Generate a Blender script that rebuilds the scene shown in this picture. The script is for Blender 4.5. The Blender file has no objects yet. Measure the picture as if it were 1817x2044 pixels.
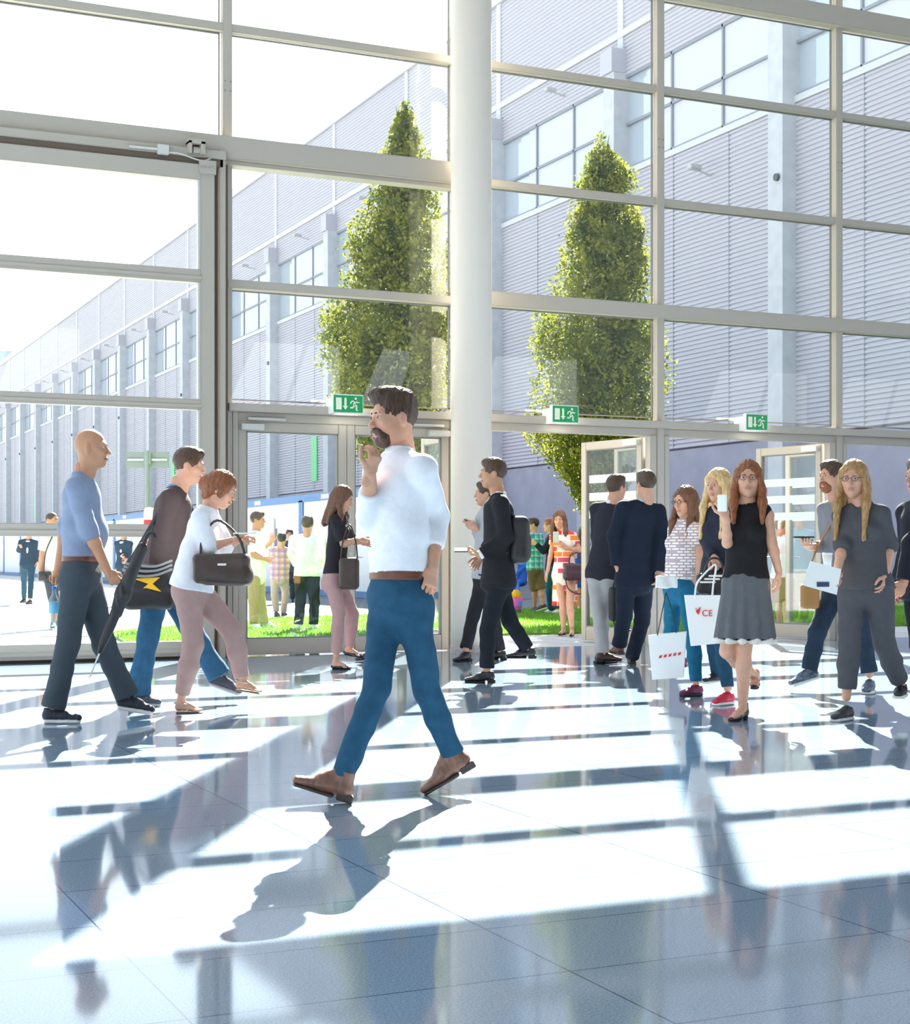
import bpy, math, random
import numpy as np
from mathutils import Vector, Matrix

# ------------------------------------------------------------------ camera, light, exposure
SC = bpy.context.scene
COL = SC.collection
PI = math.pi
F, CX, HY, EYE = 3131.0, 908.5, 1112.0, 1.05       # focal length in px, principal x, horizon row, eye height
YAW = math.radians(24.59)
CAMY = -16.09
cam_d = bpy.data.cameras.new('camera'); cam = bpy.data.objects.new('camera', cam_d); COL.objects.link(cam)
cam.location = (0, CAMY, EYE); cam.rotation_euler = (PI/2, 0, -YAW)
cam_d.sensor_fit = 'HORIZONTAL'; cam_d.sensor_width = 36; cam_d.lens = 36*F/1817
cam_d.shift_y = (HY-1022)/1817; cam_d.clip_end = 600
SC.camera = cam

w = bpy.data.worlds.new('sky'); SC.world = w; w.use_nodes = True
nt = w.node_tree; nt.nodes.clear()
wo = nt.nodes.new('ShaderNodeOutputWorld'); bg = nt.nodes.new('ShaderNodeBackground')
tc = nt.nodes.new('ShaderNodeTexCoord'); sp = nt.nodes.new('ShaderNodeSeparateXYZ'); rmp = nt.nodes.new('ShaderNodeValToRGB')
nt.links.new(tc.outputs['Generated'], sp.inputs[0]); nt.links.new(sp.outputs['Z'], rmp.inputs[0])
rmp.color_ramp.elements[0].position = 0.0; rmp.color_ramp.elements[0].color = (0.90, 0.95, 1.0, 1)
rmp.color_ramp.elements[1].position = 0.75; rmp.color_ramp.elements[1].color = (0.66, 0.80, 1.0, 1)
nt.links.new(rmp.outputs[0], bg.inputs[0]); nt.links.new(bg.outputs[0], wo.inputs[0])
bg.inputs[1].default_value = 1.45

sun_d = bpy.data.lights.new('sun', 'SUN'); sun = bpy.data.objects.new('sun', sun_d); COL.objects.link(sun)
sun_d.energy = 38.0; sun_d.angle = math.radians(0.3); sun_d.color = (1.0, 0.93, 0.82)
SAZ = YAW + math.atan((1262-CX)/F); SEL = math.radians(35.3)
sd = Vector((math.sin(SAZ)*math.cos(SEL), math.cos(SAZ)*math.cos(SEL), math.sin(SEL)))
sun.rotation_euler = (sd).to_track_quat('Z', 'Y').to_euler()

# the sky is brighter towards the sun
dp = nt.nodes.new('ShaderNodeVectorMath'); dp.operation = 'DOT_PRODUCT'; dp.inputs[1].default_value = sd
nt.links.new(tc.outputs['Generated'], dp.inputs[0])
mxm = nt.nodes.new('ShaderNodeMath'); mxm.operation = 'MAXIMUM'; mxm.inputs[1].default_value = 0; nt.links.new(dp.outputs['Value'], mxm.inputs[0])
pw = nt.nodes.new('ShaderNodeMath'); pw.operation = 'POWER'; pw.inputs[1].default_value = 3.0; nt.links.new(mxm.outputs[0], pw.inputs[0])
sm = nt.nodes.new('ShaderNodeMath'); sm.operation = 'MULTIPLY_ADD'; sm.inputs[1].default_value = 2.6; sm.inputs[2].default_value = 1.30; nt.links.new(pw.outputs[0], sm.inputs[0])
nt.links.new(sm.outputs[0], bg.inputs[1])

SC.view_settings.view_transform = 'Standard'; SC.view_settings.look = 'None'
SC.view_settings.gamma = 1.0; SC.view_settings.use_curve_mapping = False
SC.view_settings.exposure = 0.35
cy = SC.cycles
cy.max_bounces = 10; cy.transparent_max_bounces = 24; cy.glossy_bounces = 4; cy.diffuse_bounces = 4; cy.caustics_reflective = False

# ------------------------------------------------------------------ geometry of the view
CA, SA = math.cos(YAW), math.sin(YAW)
def loc(u, v, Z):                       # pixel + depth -> camera-aligned metres (right, away, up)
    return np.array([(u-CX)*Z/F, Z, EYE+(HY-v)*Z/F])
def world(x, y, z=0.0):                 # camera-aligned metres -> world
    return (x*CA+y*SA, CAMY-x*SA+y*CA, z)
def gz(v): return F*EYE/(v-HY)          # depth of a floor pixel row
def wx(u):                              # wall plane (world y=0) coordinate of a column of the photo
    t = (u-CX)/F; return -CAMY*(t*CA+SA)/(CA-t*SA)
def wh(u, v):                           # height on the wall plane
    x = wx(u); Z = x*SA-CAMY*CA; return EYE+(HY-v)*Z/F

# ------------------------------------------------------------------ tags and links
def tag(o, label=None, cat=None, group=None, kind=None):
    if label: o['label'] = label
    if cat: o['category'] = cat
    if group: o['group'] = group
    if kind: o['kind'] = kind
    return o
def empty(name, l=(0, 0, 0), rz=0.0):
    o = bpy.data.objects.new(name, None); COL.objects.link(o); o.location = l; o.rotation_euler = (0, 0, rz)
    o.empty_display_size = 0.2
    return o
def link(name, verts, faces, mat, parent=None, smooth=False, mats=None, fm=None):
    me = bpy.data.meshes.new(name)
    if isinstance(verts, np.ndarray): verts = verts.astype(float).tolist()
    if isinstance(faces, np.ndarray): faces = faces.tolist()
    me.from_pydata(verts, [], faces)
    for m in (mats or [mat]): me.materials.append(m)
    if fm is not None: me.polygons.foreach_set('material_index', np.asarray(fm, dtype=np.int32))
    if smooth: me.polygons.foreach_set('use_smooth', np.ones(len(me.polygons), dtype=bool))
    me.update()
    o = bpy.data.objects.new(name, me); COL.objects.link(o)
    if parent: o.parent = parent
    return o

class MB:                               # collects simple shapes into one mesh
    def __init__(s): s.v = []; s.f = []; s.sm = False
    def add(s, vs, fs):
        n = len(s.v); s.v += [tuple(map(float, a)) for a in vs]; s.f += [tuple(i+n for i in f) for f in fs]; return s
    def box(s, x0, x1, y0, y1, z0, z1):
        return s.add([(x0,y0,z0),(x1,y0,z0),(x1,y1,z0),(x0,y1,z0),(x0,y0,z1),(x1,y0,z1),(x1,y1,z1),(x0,y1,z1)],
                     [(0,3,2,1),(4,5,6,7),(0,1,5,4),(1,2,6,5),(2,3,7,6),(3,0,4,7)])
    def bbox(s, x0, x1, y0, y1, z0, z1, b=0.006):     # box with chamfered edges
        import bmesh
        bm = bmesh.new(); bmesh.ops.create_cube(bm, size=1.0)
        for q in bm.verts:
            q.co = Vector(((x0+x1)/2+q.co.x*(x1-x0), (y0+y1)/2+q.co.y*(y1-y0), (z0+z1)/2+q.co.z*(z1-z0)))
        b = min(b, abs(x1-x0)*.4, abs(y1-y0)*.4, abs(z1-z0)*.4)
        bmesh.ops.bevel(bm, geom=bm.edges[:], offset=b, segments=2, affect='EDGES')
        bm.verts.index_update()
        s.add([q.co[:] for q in bm.verts], [[q.index for q in f.verts] for f in bm.faces]); bm.free(); return s
    def cyl(s, a, b, r0, r1=None, n=16):
        a, b = Vector(a), Vector(b); r1 = r0 if r1 is None else r1
        d = (b-a).normalized(); u = d.orthogonal().normalized(); v = d.cross(u)
        vs = []
        for c, r in ((a, r0), (b, r1)):
            for i in range(n):
                t = 2*PI*i/n; vs.append(c+u*math.cos(t)*r+v*math.sin(t)*r)
        fs = [(i, (i+1) % n, n+(i+1) % n, n+i) for i in range(n)]+[tuple(range(n-1, -1, -1)), tuple(range(n, 2*n))]
        return s.add(vs, fs)
    def tube(s, pts, r, n=8):
        pts = [Vector(p) for p in pts]
        if not isinstance(r, (list, tuple)) and 3 <= len(pts) < 10:      # round the bends
            q = [pts[0]*2-pts[1]]+pts+[pts[-1]*2-pts[-2]]; o = []
            for i in range(1, len(q)-2):
                for k in range(5):
                    t = k/5; a, b, c, d = q[i-1], q[i], q[i+1], q[i+2]
                    o.append((b*2+(c-a)*t+(a*2-b*5+c*4-d)*t*t+(b*3-a-c*3+d)*t**3)*.5)
            pts = o+[pts[-1]]
        rr = r if isinstance(r, (list, tuple)) else [r]*len(pts)
        vs = []; fs = []; u = None
        for i, p in enumerate(pts):
            d = (pts[min(i+1, len(pts)-1)]-pts[max(i-1, 0)]).normalized()
            u = d.orthogonal().normalized() if u is None else (u-d*u.dot(d)).normalized()
            v = d.cross(u)
            for k in range(n):
                t = 2*PI*k/n; vs.append(p+u*math.cos(t)*rr[i]+v*math.sin(t)*rr[i])
        for i in range(len(pts)-1):
            for k in range(n): fs.append((i*n+k, i*n+(k+1) % n, (i+1)*n+(k+1) % n, (i+1)*n+k))
        fs += [tuple(range(n-1, -1, -1)), tuple(range((len(pts)-1)*n, len(pts)*n))]
        return s.add(vs, fs)
    def prism(s, poly, y0, y1):         # polygon in (x,z) extruded along y
        n = len(poly)
        vs = [(p[0], y0, p[1]) for p in poly]+[(p[0], y1, p[1]) for p in poly]
        return s.add(vs, [(i, (i+1) % n, n+(i+1) % n, n+i) for i in range(n)]+[tuple(range(n-1, -1, -1)), tuple(range(n, 2*n))])
    def lathe(s, prof, c=(0, 0, 0), n=32):
        vs = []; fs = []; m = len(prof)
        for r, z in prof:
            for k in range(n):
                t = 2*PI*k/n; vs.append((c[0]+r*math.cos(t), c[1]+r*math.sin(t), c[2]+z))
        for i in range(m-1):
            for k in range(n): fs.append((i*n+k, i*n+(k+1) % n, (i+1)*n+(k+1) % n, (i+1)*n+k))
        fs += [tuple(range(n-1, -1, -1)), tuple(range((m-1)*n, m*n))]
        return s.add(vs, fs)
    def build(s, name, mat, parent=None, smooth=False): return link(name, s.v, s.f, mat, parent, smooth)

# ------------------------------------------------------------------ materials
MATS = {}
def mat(name, col, rough=0.6, metal=0.0, noise=0.0, nscale=20.0, bump=0.0, bscale=60.0, spec=0.5, stretch=None, trans=0.0, coat=0.0):
    if name in MATS: return MATS[name]
    m = bpy.data.materials.new(name); m.use_nodes = True; MATS[name] = m
    t = m.node_tree; b = t.nodes['Principled BSDF']
    b.inputs['Base Color'].default_value = (*col, 1); b.inputs['Roughness'].default_value = rough
    b.inputs['Metallic'].default_value = metal; b.inputs['Specular IOR Level'].default_value = spec
    b.inputs['Coat Weight'].default_value = coat
    tcn = t.nodes.new('ShaderNodeTexCoord'); src = tcn.outputs['Object']
    if stretch:
        mp = t.nodes.new('ShaderNodeMapping'); mp.inputs['Scale'].default_value = stretch
        t.links.new(src, mp.inputs[0]); src = mp.outputs[0]
    if noise > 0:
        n = t.nodes.new('ShaderNodeTexNoise'); n.inputs['Scale'].default_value = nscale; n.inputs['Detail'].default_value = 5
        r = t.nodes.new('ShaderNodeValToRGB')
        r.color_ramp.elements[0].position = 0.3; r.color_ramp.elements[1].position = 0.7
        r.color_ramp.elements[0].color = (*[max(0, c*(1-noise)) for c in col], 1)
        r.color_ramp.elements[1].color = (*[min(1, c*(1+noise)) for c in col], 1)
        t.links.new(src, n.inputs['Vector']); t.links.new(n.outputs[0], r.inputs[0]); t.links.new(r.outputs[0], b.inputs['Base Color'])
    if bump > 0:
        n2 = t.nodes.new('ShaderNodeTexNoise'); n2.inputs['Scale'].default_value = bscale; n2.inputs['Detail'].default_value = 4
        bp = t.nodes.new('ShaderNodeBump'); bp.inputs['Strength'].default_value = bump; bp.inputs['Distance'].default_value = 0.01
        t.links.new(src, n2.inputs['Vector']); t.links.new(n2.outputs[0], bp.inputs['Height']); t.links.new(bp.outputs[0], b.inputs['Normal'])
    return m
def glass_mat(name='clear_glass', tint=(0.95, 0.985, 0.975), base=0.07, k=0.75):
    if name in MATS: return MATS[name]
    m = bpy.data.materials.new(name); m.use_nodes = True; MATS[name] = m
    t = m.node_tree; t.nodes.clear()
    o = t.nodes.new('ShaderNodeOutputMaterial'); mx = t.nodes.new('ShaderNodeMixShader')
    tr = t.nodes.new('ShaderNodeBsdfTransparent'); gl = t.nodes.new('ShaderNodeBsdfGlossy')
    tr.inputs[0].default_value = (*tint, 1); gl.inputs['Roughness'].default_value = 0.0
    lw = t.nodes.new('ShaderNodeLayerWeight'); p = t.nodes.new('ShaderNodeMath'); p.operation = 'POWER'; p.inputs[1].default_value = 5
    lw.inputs['Blend'].default_value = 0.5
    ma = t.nodes.new('ShaderNodeMath'); ma.operation = 'MULTIPLY_ADD'; ma.inputs[1].default_value = k; ma.inputs[2].default_value = base
    t.links.new(lw.outputs['Facing'], p.inputs[0]); t.links.new(p.outputs[0], ma.inputs[0]); t.links.new(ma.outputs[0], mx.inputs[0])
    t.links.new(tr.outputs[0], mx.inputs[1]); t.links.new(gl.outputs[0], mx.inputs[2]); t.links.new(mx.outputs[0], o.inputs[0])
    return m
def nodes_mat(name):
    m = bpy.data.materials.new(name); m.use_nodes = True; MATS[name] = m
    t = m.node_tree; b = t.nodes['Principled BSDF']; c = t.nodes.new('ShaderNodeTexCoord')
    return m, t, b, c

# polished granite floor: half-metre slabs with dark joints, speckle
def floor_material():
    m, t, b, c = nodes_mat('polished_granite')
    L = t.links
    n = t.nodes.new('ShaderNodeTexNoise'); n.inputs['Scale'].default_value = 160; n.inputs['Detail'].default_value = 6; n.inputs['Roughness'].default_value = .75
    n2 = t.nodes.new('ShaderNodeTexNoise'); n2.inputs['Scale'].default_value = 1.3; n2.inputs['Detail'].default_value = 3
    L.new(c.outputs['Object'], n.inputs['Vector']); L.new(c.outputs['Object'], n2.inputs['Vector'])
    r = t.nodes.new('ShaderNodeValToRGB'); r.color_ramp.elements[0].position = .36; r.color_ramp.elements[1].position = .64
    r.color_ramp.elements[0].color = (.15, .21, .29, 1); r.color_ramp.elements[1].color = (.38, .46, .56, 1)
    L.new(n.outputs[0], r.inputs[0])
    br = t.nodes.new('ShaderNodeTexBrick'); br.offset = 0.0; br.squash = 1.0
    br.inputs['Scale'].default_value = 1.0; br.inputs['Brick Width'].default_value = .495*2; br.inputs['Row Height'].default_value = .495
    br.inputs['Mortar Size'].default_value = .003; br.inputs['Mortar Smooth'].default_value = .1; br.inputs['Bias'].default_value = 0
    br.inputs['Color1'].default_value = (.94, .94, .94, 1); br.inputs['Color2'].default_value = (1, 1, 1, 1); br.inputs['Mortar'].default_value = (.25, .3, .4, 1)
    mp = t.nodes.new('ShaderNodeMapping'); mp.inputs['Location'].default_value = (.06, .22, 0)
    L.new(c.outputs['Object'], mp.inputs[0]); L.new(mp.outputs[0], br.inputs['Vector'])
    mx = t.nodes.new('ShaderNodeMixRGB'); mx.blend_type = 'MULTIPLY'; mx.inputs[0].default_value = 1
    L.new(r.outputs[0], mx.inputs[1]); L.new(br.outputs['Color'], mx.inputs[2]); L.new(mx.outputs[0], b.inputs['Base Color'])
    b.inputs['Roughness'].default_value = .06; b.inputs['IOR'].default_value = 1.52
    return m
def concrete_material(name, c0, c1, sc=3.0, joint=None):
    m, t, b, c = nodes_mat(name); L = t.links
    n = t.nodes.new('ShaderNodeTexNoise'); n.inputs['Scale'].default_value = sc; n.inputs['Detail'].default_value = 8
    L.new(c.outputs['Object'], n.inputs['Vector'])
    r = t.nodes.new('ShaderNodeValToRGB'); r.color_ramp.elements[0].position = .3; r.color_ramp.elements[1].position = .7
    r.color_ramp.elements[0].color = (*c0, 1); r.color_ramp.elements[1].color = (*c1, 1); L.new(n.outputs[0], r.inputs[0])
    out = r.outputs[0]
    if joint:
        br = t.nodes.new('ShaderNodeTexBrick'); br.offset = 0
        br.inputs['Scale'].default_value = 1; br.inputs['Brick Width'].default_value = joint[0]; br.inputs['Row Height'].default_value = joint[1]
        br.inputs['Mortar Size'].default_value = joint[2]; br.inputs['Color1'].default_value = (1, 1, 1, 1); br.inputs['Color2'].default_value = (.96, .96, .96, 1)
        br.inputs['Mortar'].default_value = (.55, .55, .6, 1)
        mp = t.nodes.new('ShaderNodeMapping'); mp.inputs['Rotation'].default_value = joint[3]
        L.new(c.outputs['Object'], mp.inputs[0]); L.new(mp.outputs[0], br.inputs['Vector'])
        mx = t.nodes.new('ShaderNodeMixRGB'); mx.blend_type = 'MULTIPLY'; mx.inputs[0].default_value = 1
        L.new(out, mx.inputs[1]); L.new(br.outputs['Color'], mx.inputs[2]); out = mx.outputs[0]
    L.new(out, b.inputs['Base Color']); b.inputs['Roughness'].default_value = .85
    return m
def plaid_material(name, base, line1, line2, sc=60):
    m, t, b, c = nodes_mat(name); L = t.links
    prev = None
    sx = t.nodes.new('ShaderNodeSeparateXYZ'); L.new(c.outputs['Object'], sx.inputs[0])
    col = t.nodes.new('ShaderNodeRGB'); col.outputs[0].default_value = (*base, 1); prev = col.outputs[0]
    for ax, cc, ph in (('X', line1, 0.), ('Z', line1, 0.), ('X', line2, 1.7), ('Z', line2, 1.7)):
        mu = t.nodes.new('ShaderNodeMath'); mu.operation = 'MULTIPLY_ADD'; mu.inputs[1].default_value = sc; mu.inputs[2].default_value = ph
        si = t.nodes.new('ShaderNodeMath'); si.operation = 'SINE'; gt = t.nodes.new('ShaderNodeMath'); gt.operation = 'GREATER_THAN'; gt.inputs[1].default_value = .45
        ml = t.nodes.new('ShaderNodeMath'); ml.operation = 'MULTIPLY'; ml.inputs[1].default_value = .5
        L.new(sx.outputs[ax], mu.inputs[0]); L.new(mu.outputs[0], si.inputs[0]); L.new(si.outputs[0], gt.inputs[0]); L.new(gt.outputs[0], ml.inputs[0])
        mx = t.nodes.new('ShaderNodeMixRGB'); L.new(ml.outputs[0], mx.inputs[0]); L.new(prev, mx.inputs[1]); mx.inputs[2].default_value = (*cc, 1); prev = mx.outputs[0]
    L.new(prev, b.inputs['Base Color']); b.inputs['Roughness'].default_value = .85
    return m
def block_material(name, cols, w_, h_, rot=(PI/2, 0, 0)):      # printed colour blocks
    m, t, b, c = nodes_mat(name); L = t.links
    br = t.nodes.new('ShaderNodeTexBrick'); br.offset = .4; br.inputs['Scale'].default_value = 1
    br.inputs['Brick Width'].default_value = w_; br.inputs['Row Height'].default_value = h_; br.inputs['Mortar Size'].default_value = .006
    br.inputs['Color1'].default_value = (0, 0, 0, 1); br.inputs['Color2'].default_value = (1, 1, 1, 1); br.inputs['Mortar'].default_value = (.5, .5, .5, 1)
    mp = t.nodes.new('ShaderNodeMapping'); mp.inputs['Rotation'].default_value = rot
    L.new(c.outputs['Object'], mp.inputs[0]); L.new(mp.outputs[0], br.inputs['Vector'])
    r = t.nodes.new('ShaderNodeValToRGB'); r.color_ramp.interpolation = 'CONSTANT'
    while len(r.color_ramp.elements) < len(cols): r.color_ramp.elements.new(.5)
    for i, cc in enumerate(cols): r.color_ramp.elements[i].position = i/len(cols); r.color_ramp.elements[i].color = (*cc, 1)
    L.new(br.outputs['Color'], r.inputs[0]); L.new(r.outputs[0], b.inputs['Base Color']); b.inputs['Roughness'].default_value = .8
    return m

FRAME = mat('beige_painted_metal', (.47, .415, .35), .45)
GAP = mat('dark_track', (.16, .115, .085), .7)
STEEL = mat('brushed_steel', (.6, .6, .6), .35, metal=.9)
GLASS = glass_mat()
WHITE = mat('white_paint', (.82, .82, .80), .5)
BLACKRUB = mat('black_rubber', (.02, .02, .02), .7)
# ------------------------------------------------------------------ the hall: floor, ceiling, glazed wall
MB().box(-14, 44, -30, 0.12, -.15, 0).build('floor', floor_material())['kind'] = 'structure'
cei = MB().box(-14, 44, -30, .35, 10.7, 10.95).build('ceiling', mat('ceiling_panels', (.72, .73, .74), .8, noise=.06, nscale=2)); cei['kind'] = 'structure'
MB().box(-14, 44, -.12, .25, 10.08, 10.7).build('wall_front', FRAME)['kind'] = 'structure'
bw = MB().box(-14, 44, -30.2, -30, 0, 5.6).box(-14, 44, -30.2, -30, 7.65, 10.95)       # unseen slanted openings in the back wall, added for bright reflections in the glass
hs_ = [(-9, -6), (-2, 2), (5, 9), (14.4, 17.2), (18.6, 20.4), (22.6, 25.7), (31.4, 35.2), (37, 41)]
xs_ = [(-14, -14)]+[v for a, b in hs_ for v in ((a-.9, a), (b, b))]+[(44, 44)]
for i in range(0, len(xs_), 2):
    (a0, a1), (b0, b1) = xs_[i], xs_[i+1]; bw.prism([(a0, 5.6), (b0, 5.6), (b1, 7.65), (a1, 7.65)], -30.2, -30)
for a, b in hs_: m_ = (a+b)/2; bw.prism([(m_-.5, 5.6), (m_-.38, 5.6), (m_+.32, 7.65), (m_+.2, 7.65)], -30.15, -30.05)
bw.build('wall_back', mat('back_wall', (.55, .58, .60), .8, noise=.1, nscale=1))['kind'] = 'structure'

XM = [wx(450), wx(450)+2.665, wx(1312), wx(1668), wx(1668)+2.64, wx(1668)+5.28]      # mullion lines
XL = [-3.4, -.7]
def st(o, lab=None):
    o['kind'] = 'structure'
    if lab: o['label'] = lab
    return o
mul_n = 0
def profile_post(x, w_, y0, y1, z0, z1):
    m = MB(); m.bbox(x-w_/2, x+w_/2, y0, y1, z0, z1, .008)
    m.bbox(x-w_/2+.015, x+w_/2-.015, y1-.002, y1+.02, z0, z1, .004)       # outer pressure cap
    return m
for i, x in enumerate(XM):
    st(profile_post(x, .10, -.09, .02, 0, 10.15).build('mullion', FRAME), 'beige vertical mullion of the glazed wall')
for i, x in enumerate(XL):
    st(profile_post(x, .1, -.12, .03, 5.4 if i else 0, 10.15).build('mullion', FRAME), 'beige vertical mullion left of the sliding door')
xm_a = wx(450)
# transoms: (x0, x1, z centre, height, inward depth)
rowsL = [(5.33, .235, .20), (6.63, .085, .06), (7.85, .12, .08), (8.93, .085, .06)]
for z, h, d in rowsL:
    m = MB().bbox(-6, XM[1]+.06, -d-.02, .03, z-h/2, z+h/2, .008)
    if h > .2: m.bbox(-6, XM[1]+.06, -d+.05, .04, z-h/2-.045, z-h/2+.001, .005); m.bbox(-6, XM[1]+.06, -.06, .1, z+h/2-.02, z+h/2+.02, .005)
    st(m.build('transom', FRAME), 'beige horizontal transom left of the round column')
m = MB().bbox(XM[0], XM[1]+.06, -.10, .03, 3.93-.045, 3.93+.045, .006); st(m.build('transom', FRAME), 'beige transom above the closed double door')
rowsR = [(3.98, .165, .10), (5.30, .085, .05), (6.645, .085, .05), (7.86, .24, .15), (8.93, .085, .05)]
for z, h, d in rowsR:
    m = MB().bbox(XM[1]+.02, XM[5]+.06, -d-.02, .03, z-h/2, z+h/2, .008)
    st(m.build('transom', FRAME), 'beige horizontal transom right of the round column')
HEADZ = 2.62
m = MB().bbox(XM[0], XM[5]+.06, -.15, .03, HEADZ-.035, HEADZ+.05, .006)
m.bbox(XM[0]+.06, XM[5]+.06, -.06, .04, HEADZ-.13, HEADZ-.034, .006)
st(m.build('transom', FRAME), 'beige door head running above all the door openings')
# glass panes, one window per bay and row
win = 0
def pane(x0, x1, z0, z1):
    global win; win += 1
    g = MB().box(x0, x1, .012, .022, z0, z1).build('window_%d' % win, GLASS); st(g)
    sl = MB()
    for a, b_, c_, d_ in ((x0, x1, z0, z0+.012), (x0, x1, z1-.012, z1), (x0, x0+.012, z0, z1), (x1-.012, x1, z0, z1)):
        sl.box(a, b_, .002, .03, c_, d_)
    sl.build('gasket', mat('grey_gasket', (.2, .2, .19), .7), g)
zl = [2.67, 3.93, 5.33, 6.63, 7.85, 8.93, 10.08]
zr = [2.67, 3.98, 5.30, 6.645, 7.86, 8.93, 10.08]
for k in range(6):
    z0, z1 = zl[k], zl[k+1]
    pane(XM[0]+.06, XM[1]-.06, z0+(.045 if k != 2 else .12), z1-(.05 if k != 1 else .12))
    if k >= 2:
        pane(XL[1]+.05, XM[0]-.06, z0+(.045 if k != 2 else .12), z1-.045)
        pane(XL[0]+.05, XL[1]-.05, z0+(.045 if k != 2 else .12), z1-.045)
for b_ in range(1, 5):
    for k in range(6):
        z0, z1 = zr[k], zr[k+1]
        pane(XM[b_]+.06, XM[b_+1]-.06, z0+(.083 if k in (1,) else .13 if k == 4 else .045), z1-(.083 if k == 0 else .13 if k == 3 else .045))
# rows of bolt holes where the mullions are joined
for x, z in ((XM[0], wh(448, 176)), (XM[2], wh(1312, 290)), (XM[3], wh(1668, 336))):
    m = MB()
    for dx in (-.03, .03):
        for dz in (-.05, .05): m.cyl((x+dx, -.098, z+dz), (x+dx, -.089, z+dz), .008, n=10)
    st(m.build('trim_bolts', mat('bolt_metal', (.3, .27, .23), .5, metal=.5)))  # bolts in one even brown, darker than the mullions

# big sliding door leaf on the left
rd = empty('door_1', (0, 0, 0)); st(rd, 'large beige sliding glass door leaf at the left edge')
xr = wx(413); xg = wx(384); yl0, yl1 = -.30, -.20
def zz(v0): return wh(0, v0)
ztop0, ztop1 = zz(333), zz(300)
rails = [(zz(545), zz(518)), (zz(808), zz(786)), (zz(1071), zz(1045)), (zz(1316), zz(1285))]
m = MB(); m.bbox(xg, xr, yl0, yl1, .05, ztop1, .006); m.bbox(-2.6, xg+.01, yl0, yl1, ztop0, ztop1, .006)
for a, b_ in rails: m.bbox(-2.6, xg+.01, yl0, yl1, a, b_, .006); m.bbox(-2.6, xg+.02, yl0-.012, yl0+.02, a-.006+(b_-a)*.25, a+(b_-a)*.5, .004)
m.bbox(-2.7, -2.58, yl0, yl1, .05, ztop1, .006); m.build('frame', FRAME, rd)
zs = [rails[3][1], rails[2][0], rails[2][1], rails[1][0], rails[1][1], rails[0][0], rails[0][1], ztop0]
for k in range(0, 8, 2):
    MB().box(-2.6, xg, -.255, -.245, zs[k]-.01, zs[k+1]+.01).build('pane', GLASS, rd)
    gm = MB()
    gm.box(xg-.02, xg+.004, -.305, -.235, zs[k], zs[k+1])
    gm.build('glazing_bead', mat('bead', (.52, .50, .46), .5), rd)
m = MB(); m.bbox(xr-.17, xr+.01, yl0-.03, yl0, ztop1-.10, ztop1+.04, .004)
m.build('corner_plate', FRAME, rd)
for k in range(4): MB().cyl((xr-.145+k*.042, yl0-.042, ztop1-.03), (xr-.145+k*.042, yl0-.028, ztop1-.03), .009, n=10).build('bolt', STEEL, rd)
m = MB(); m.box(-6, xr+.1, -.26, -.12, ztop1+.0, ztop1+.09)
m.box(-6, wx(425), -.21, -.13, .0, .05)
m.box(wx(414), wx(426), -.18, -.08, 0, ztop1+.06); m.box(wx(437), wx(448), -.13, -.03, 0, ztop1+.28)
m.box(-6, wx(445), -.10, -.03, ztop1+.2, ztop1+.3)
st(m.build('trim_track', GAP), 'dark recessed track around the big sliding door')
m = MB(); m.bbox(wx(425), wx(437), -.26, -.05, 0, ztop1+.19, .006); m.bbox(-6, wx(437), -.28, -.1, ztop1+.075, ztop1+.165, .006)
st(m.build('trim_jamb', FRAME), 'beige jamb and guide rail of the big sliding door')
m = MB(); m.bbox(wx(300), wx(322), -.33, -.28, wh(310, 322)+.0, wh(310, 303), .004); m.tube([(wx(322), -.31, wh(322, 318)), (wx(345), -.33, wh(345, 322)), (wx(385), -.31, wh(385, 334)), (wx(405), -.30, wh(405, 330))], .008)
m.tube([(wx(245), -.30, wh(245, 306)), (wx(300), -.30, wh(300, 311))], .014)
st(m.build('trim_door_switch', mat('pale_fitting', (.62, .60, .56), .4)), 'small switch box with cable above the sliding door')
m = MB(); m.bbox(wx(360), wx(366), -.36, -.22, wh(375, 322), wh(375, 297), .004); m.bbox(wx(383), wx(392), -.36, -.22, wh(375, 322), wh(375, 297), .004)
m.bbox(wx(360), wx(392), -.36, -.22, wh(375, 303), wh(375, 293), .004); m.cyl((wx(370), -.3, wh(375, 313)), (wx(384), -.3, wh(375, 313)), .035)
st(m.build('trim_roller_bracket', FRAME), 'roller bracket hanging under the big beam')
MB().bbox(-6, XM[0]-.05, -.12, .06, 0, .035, .004).build('trim_threshold', mat('threshold', (.35, .34, .32), .5, metal=.4))['kind'] = 'structure'

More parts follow.
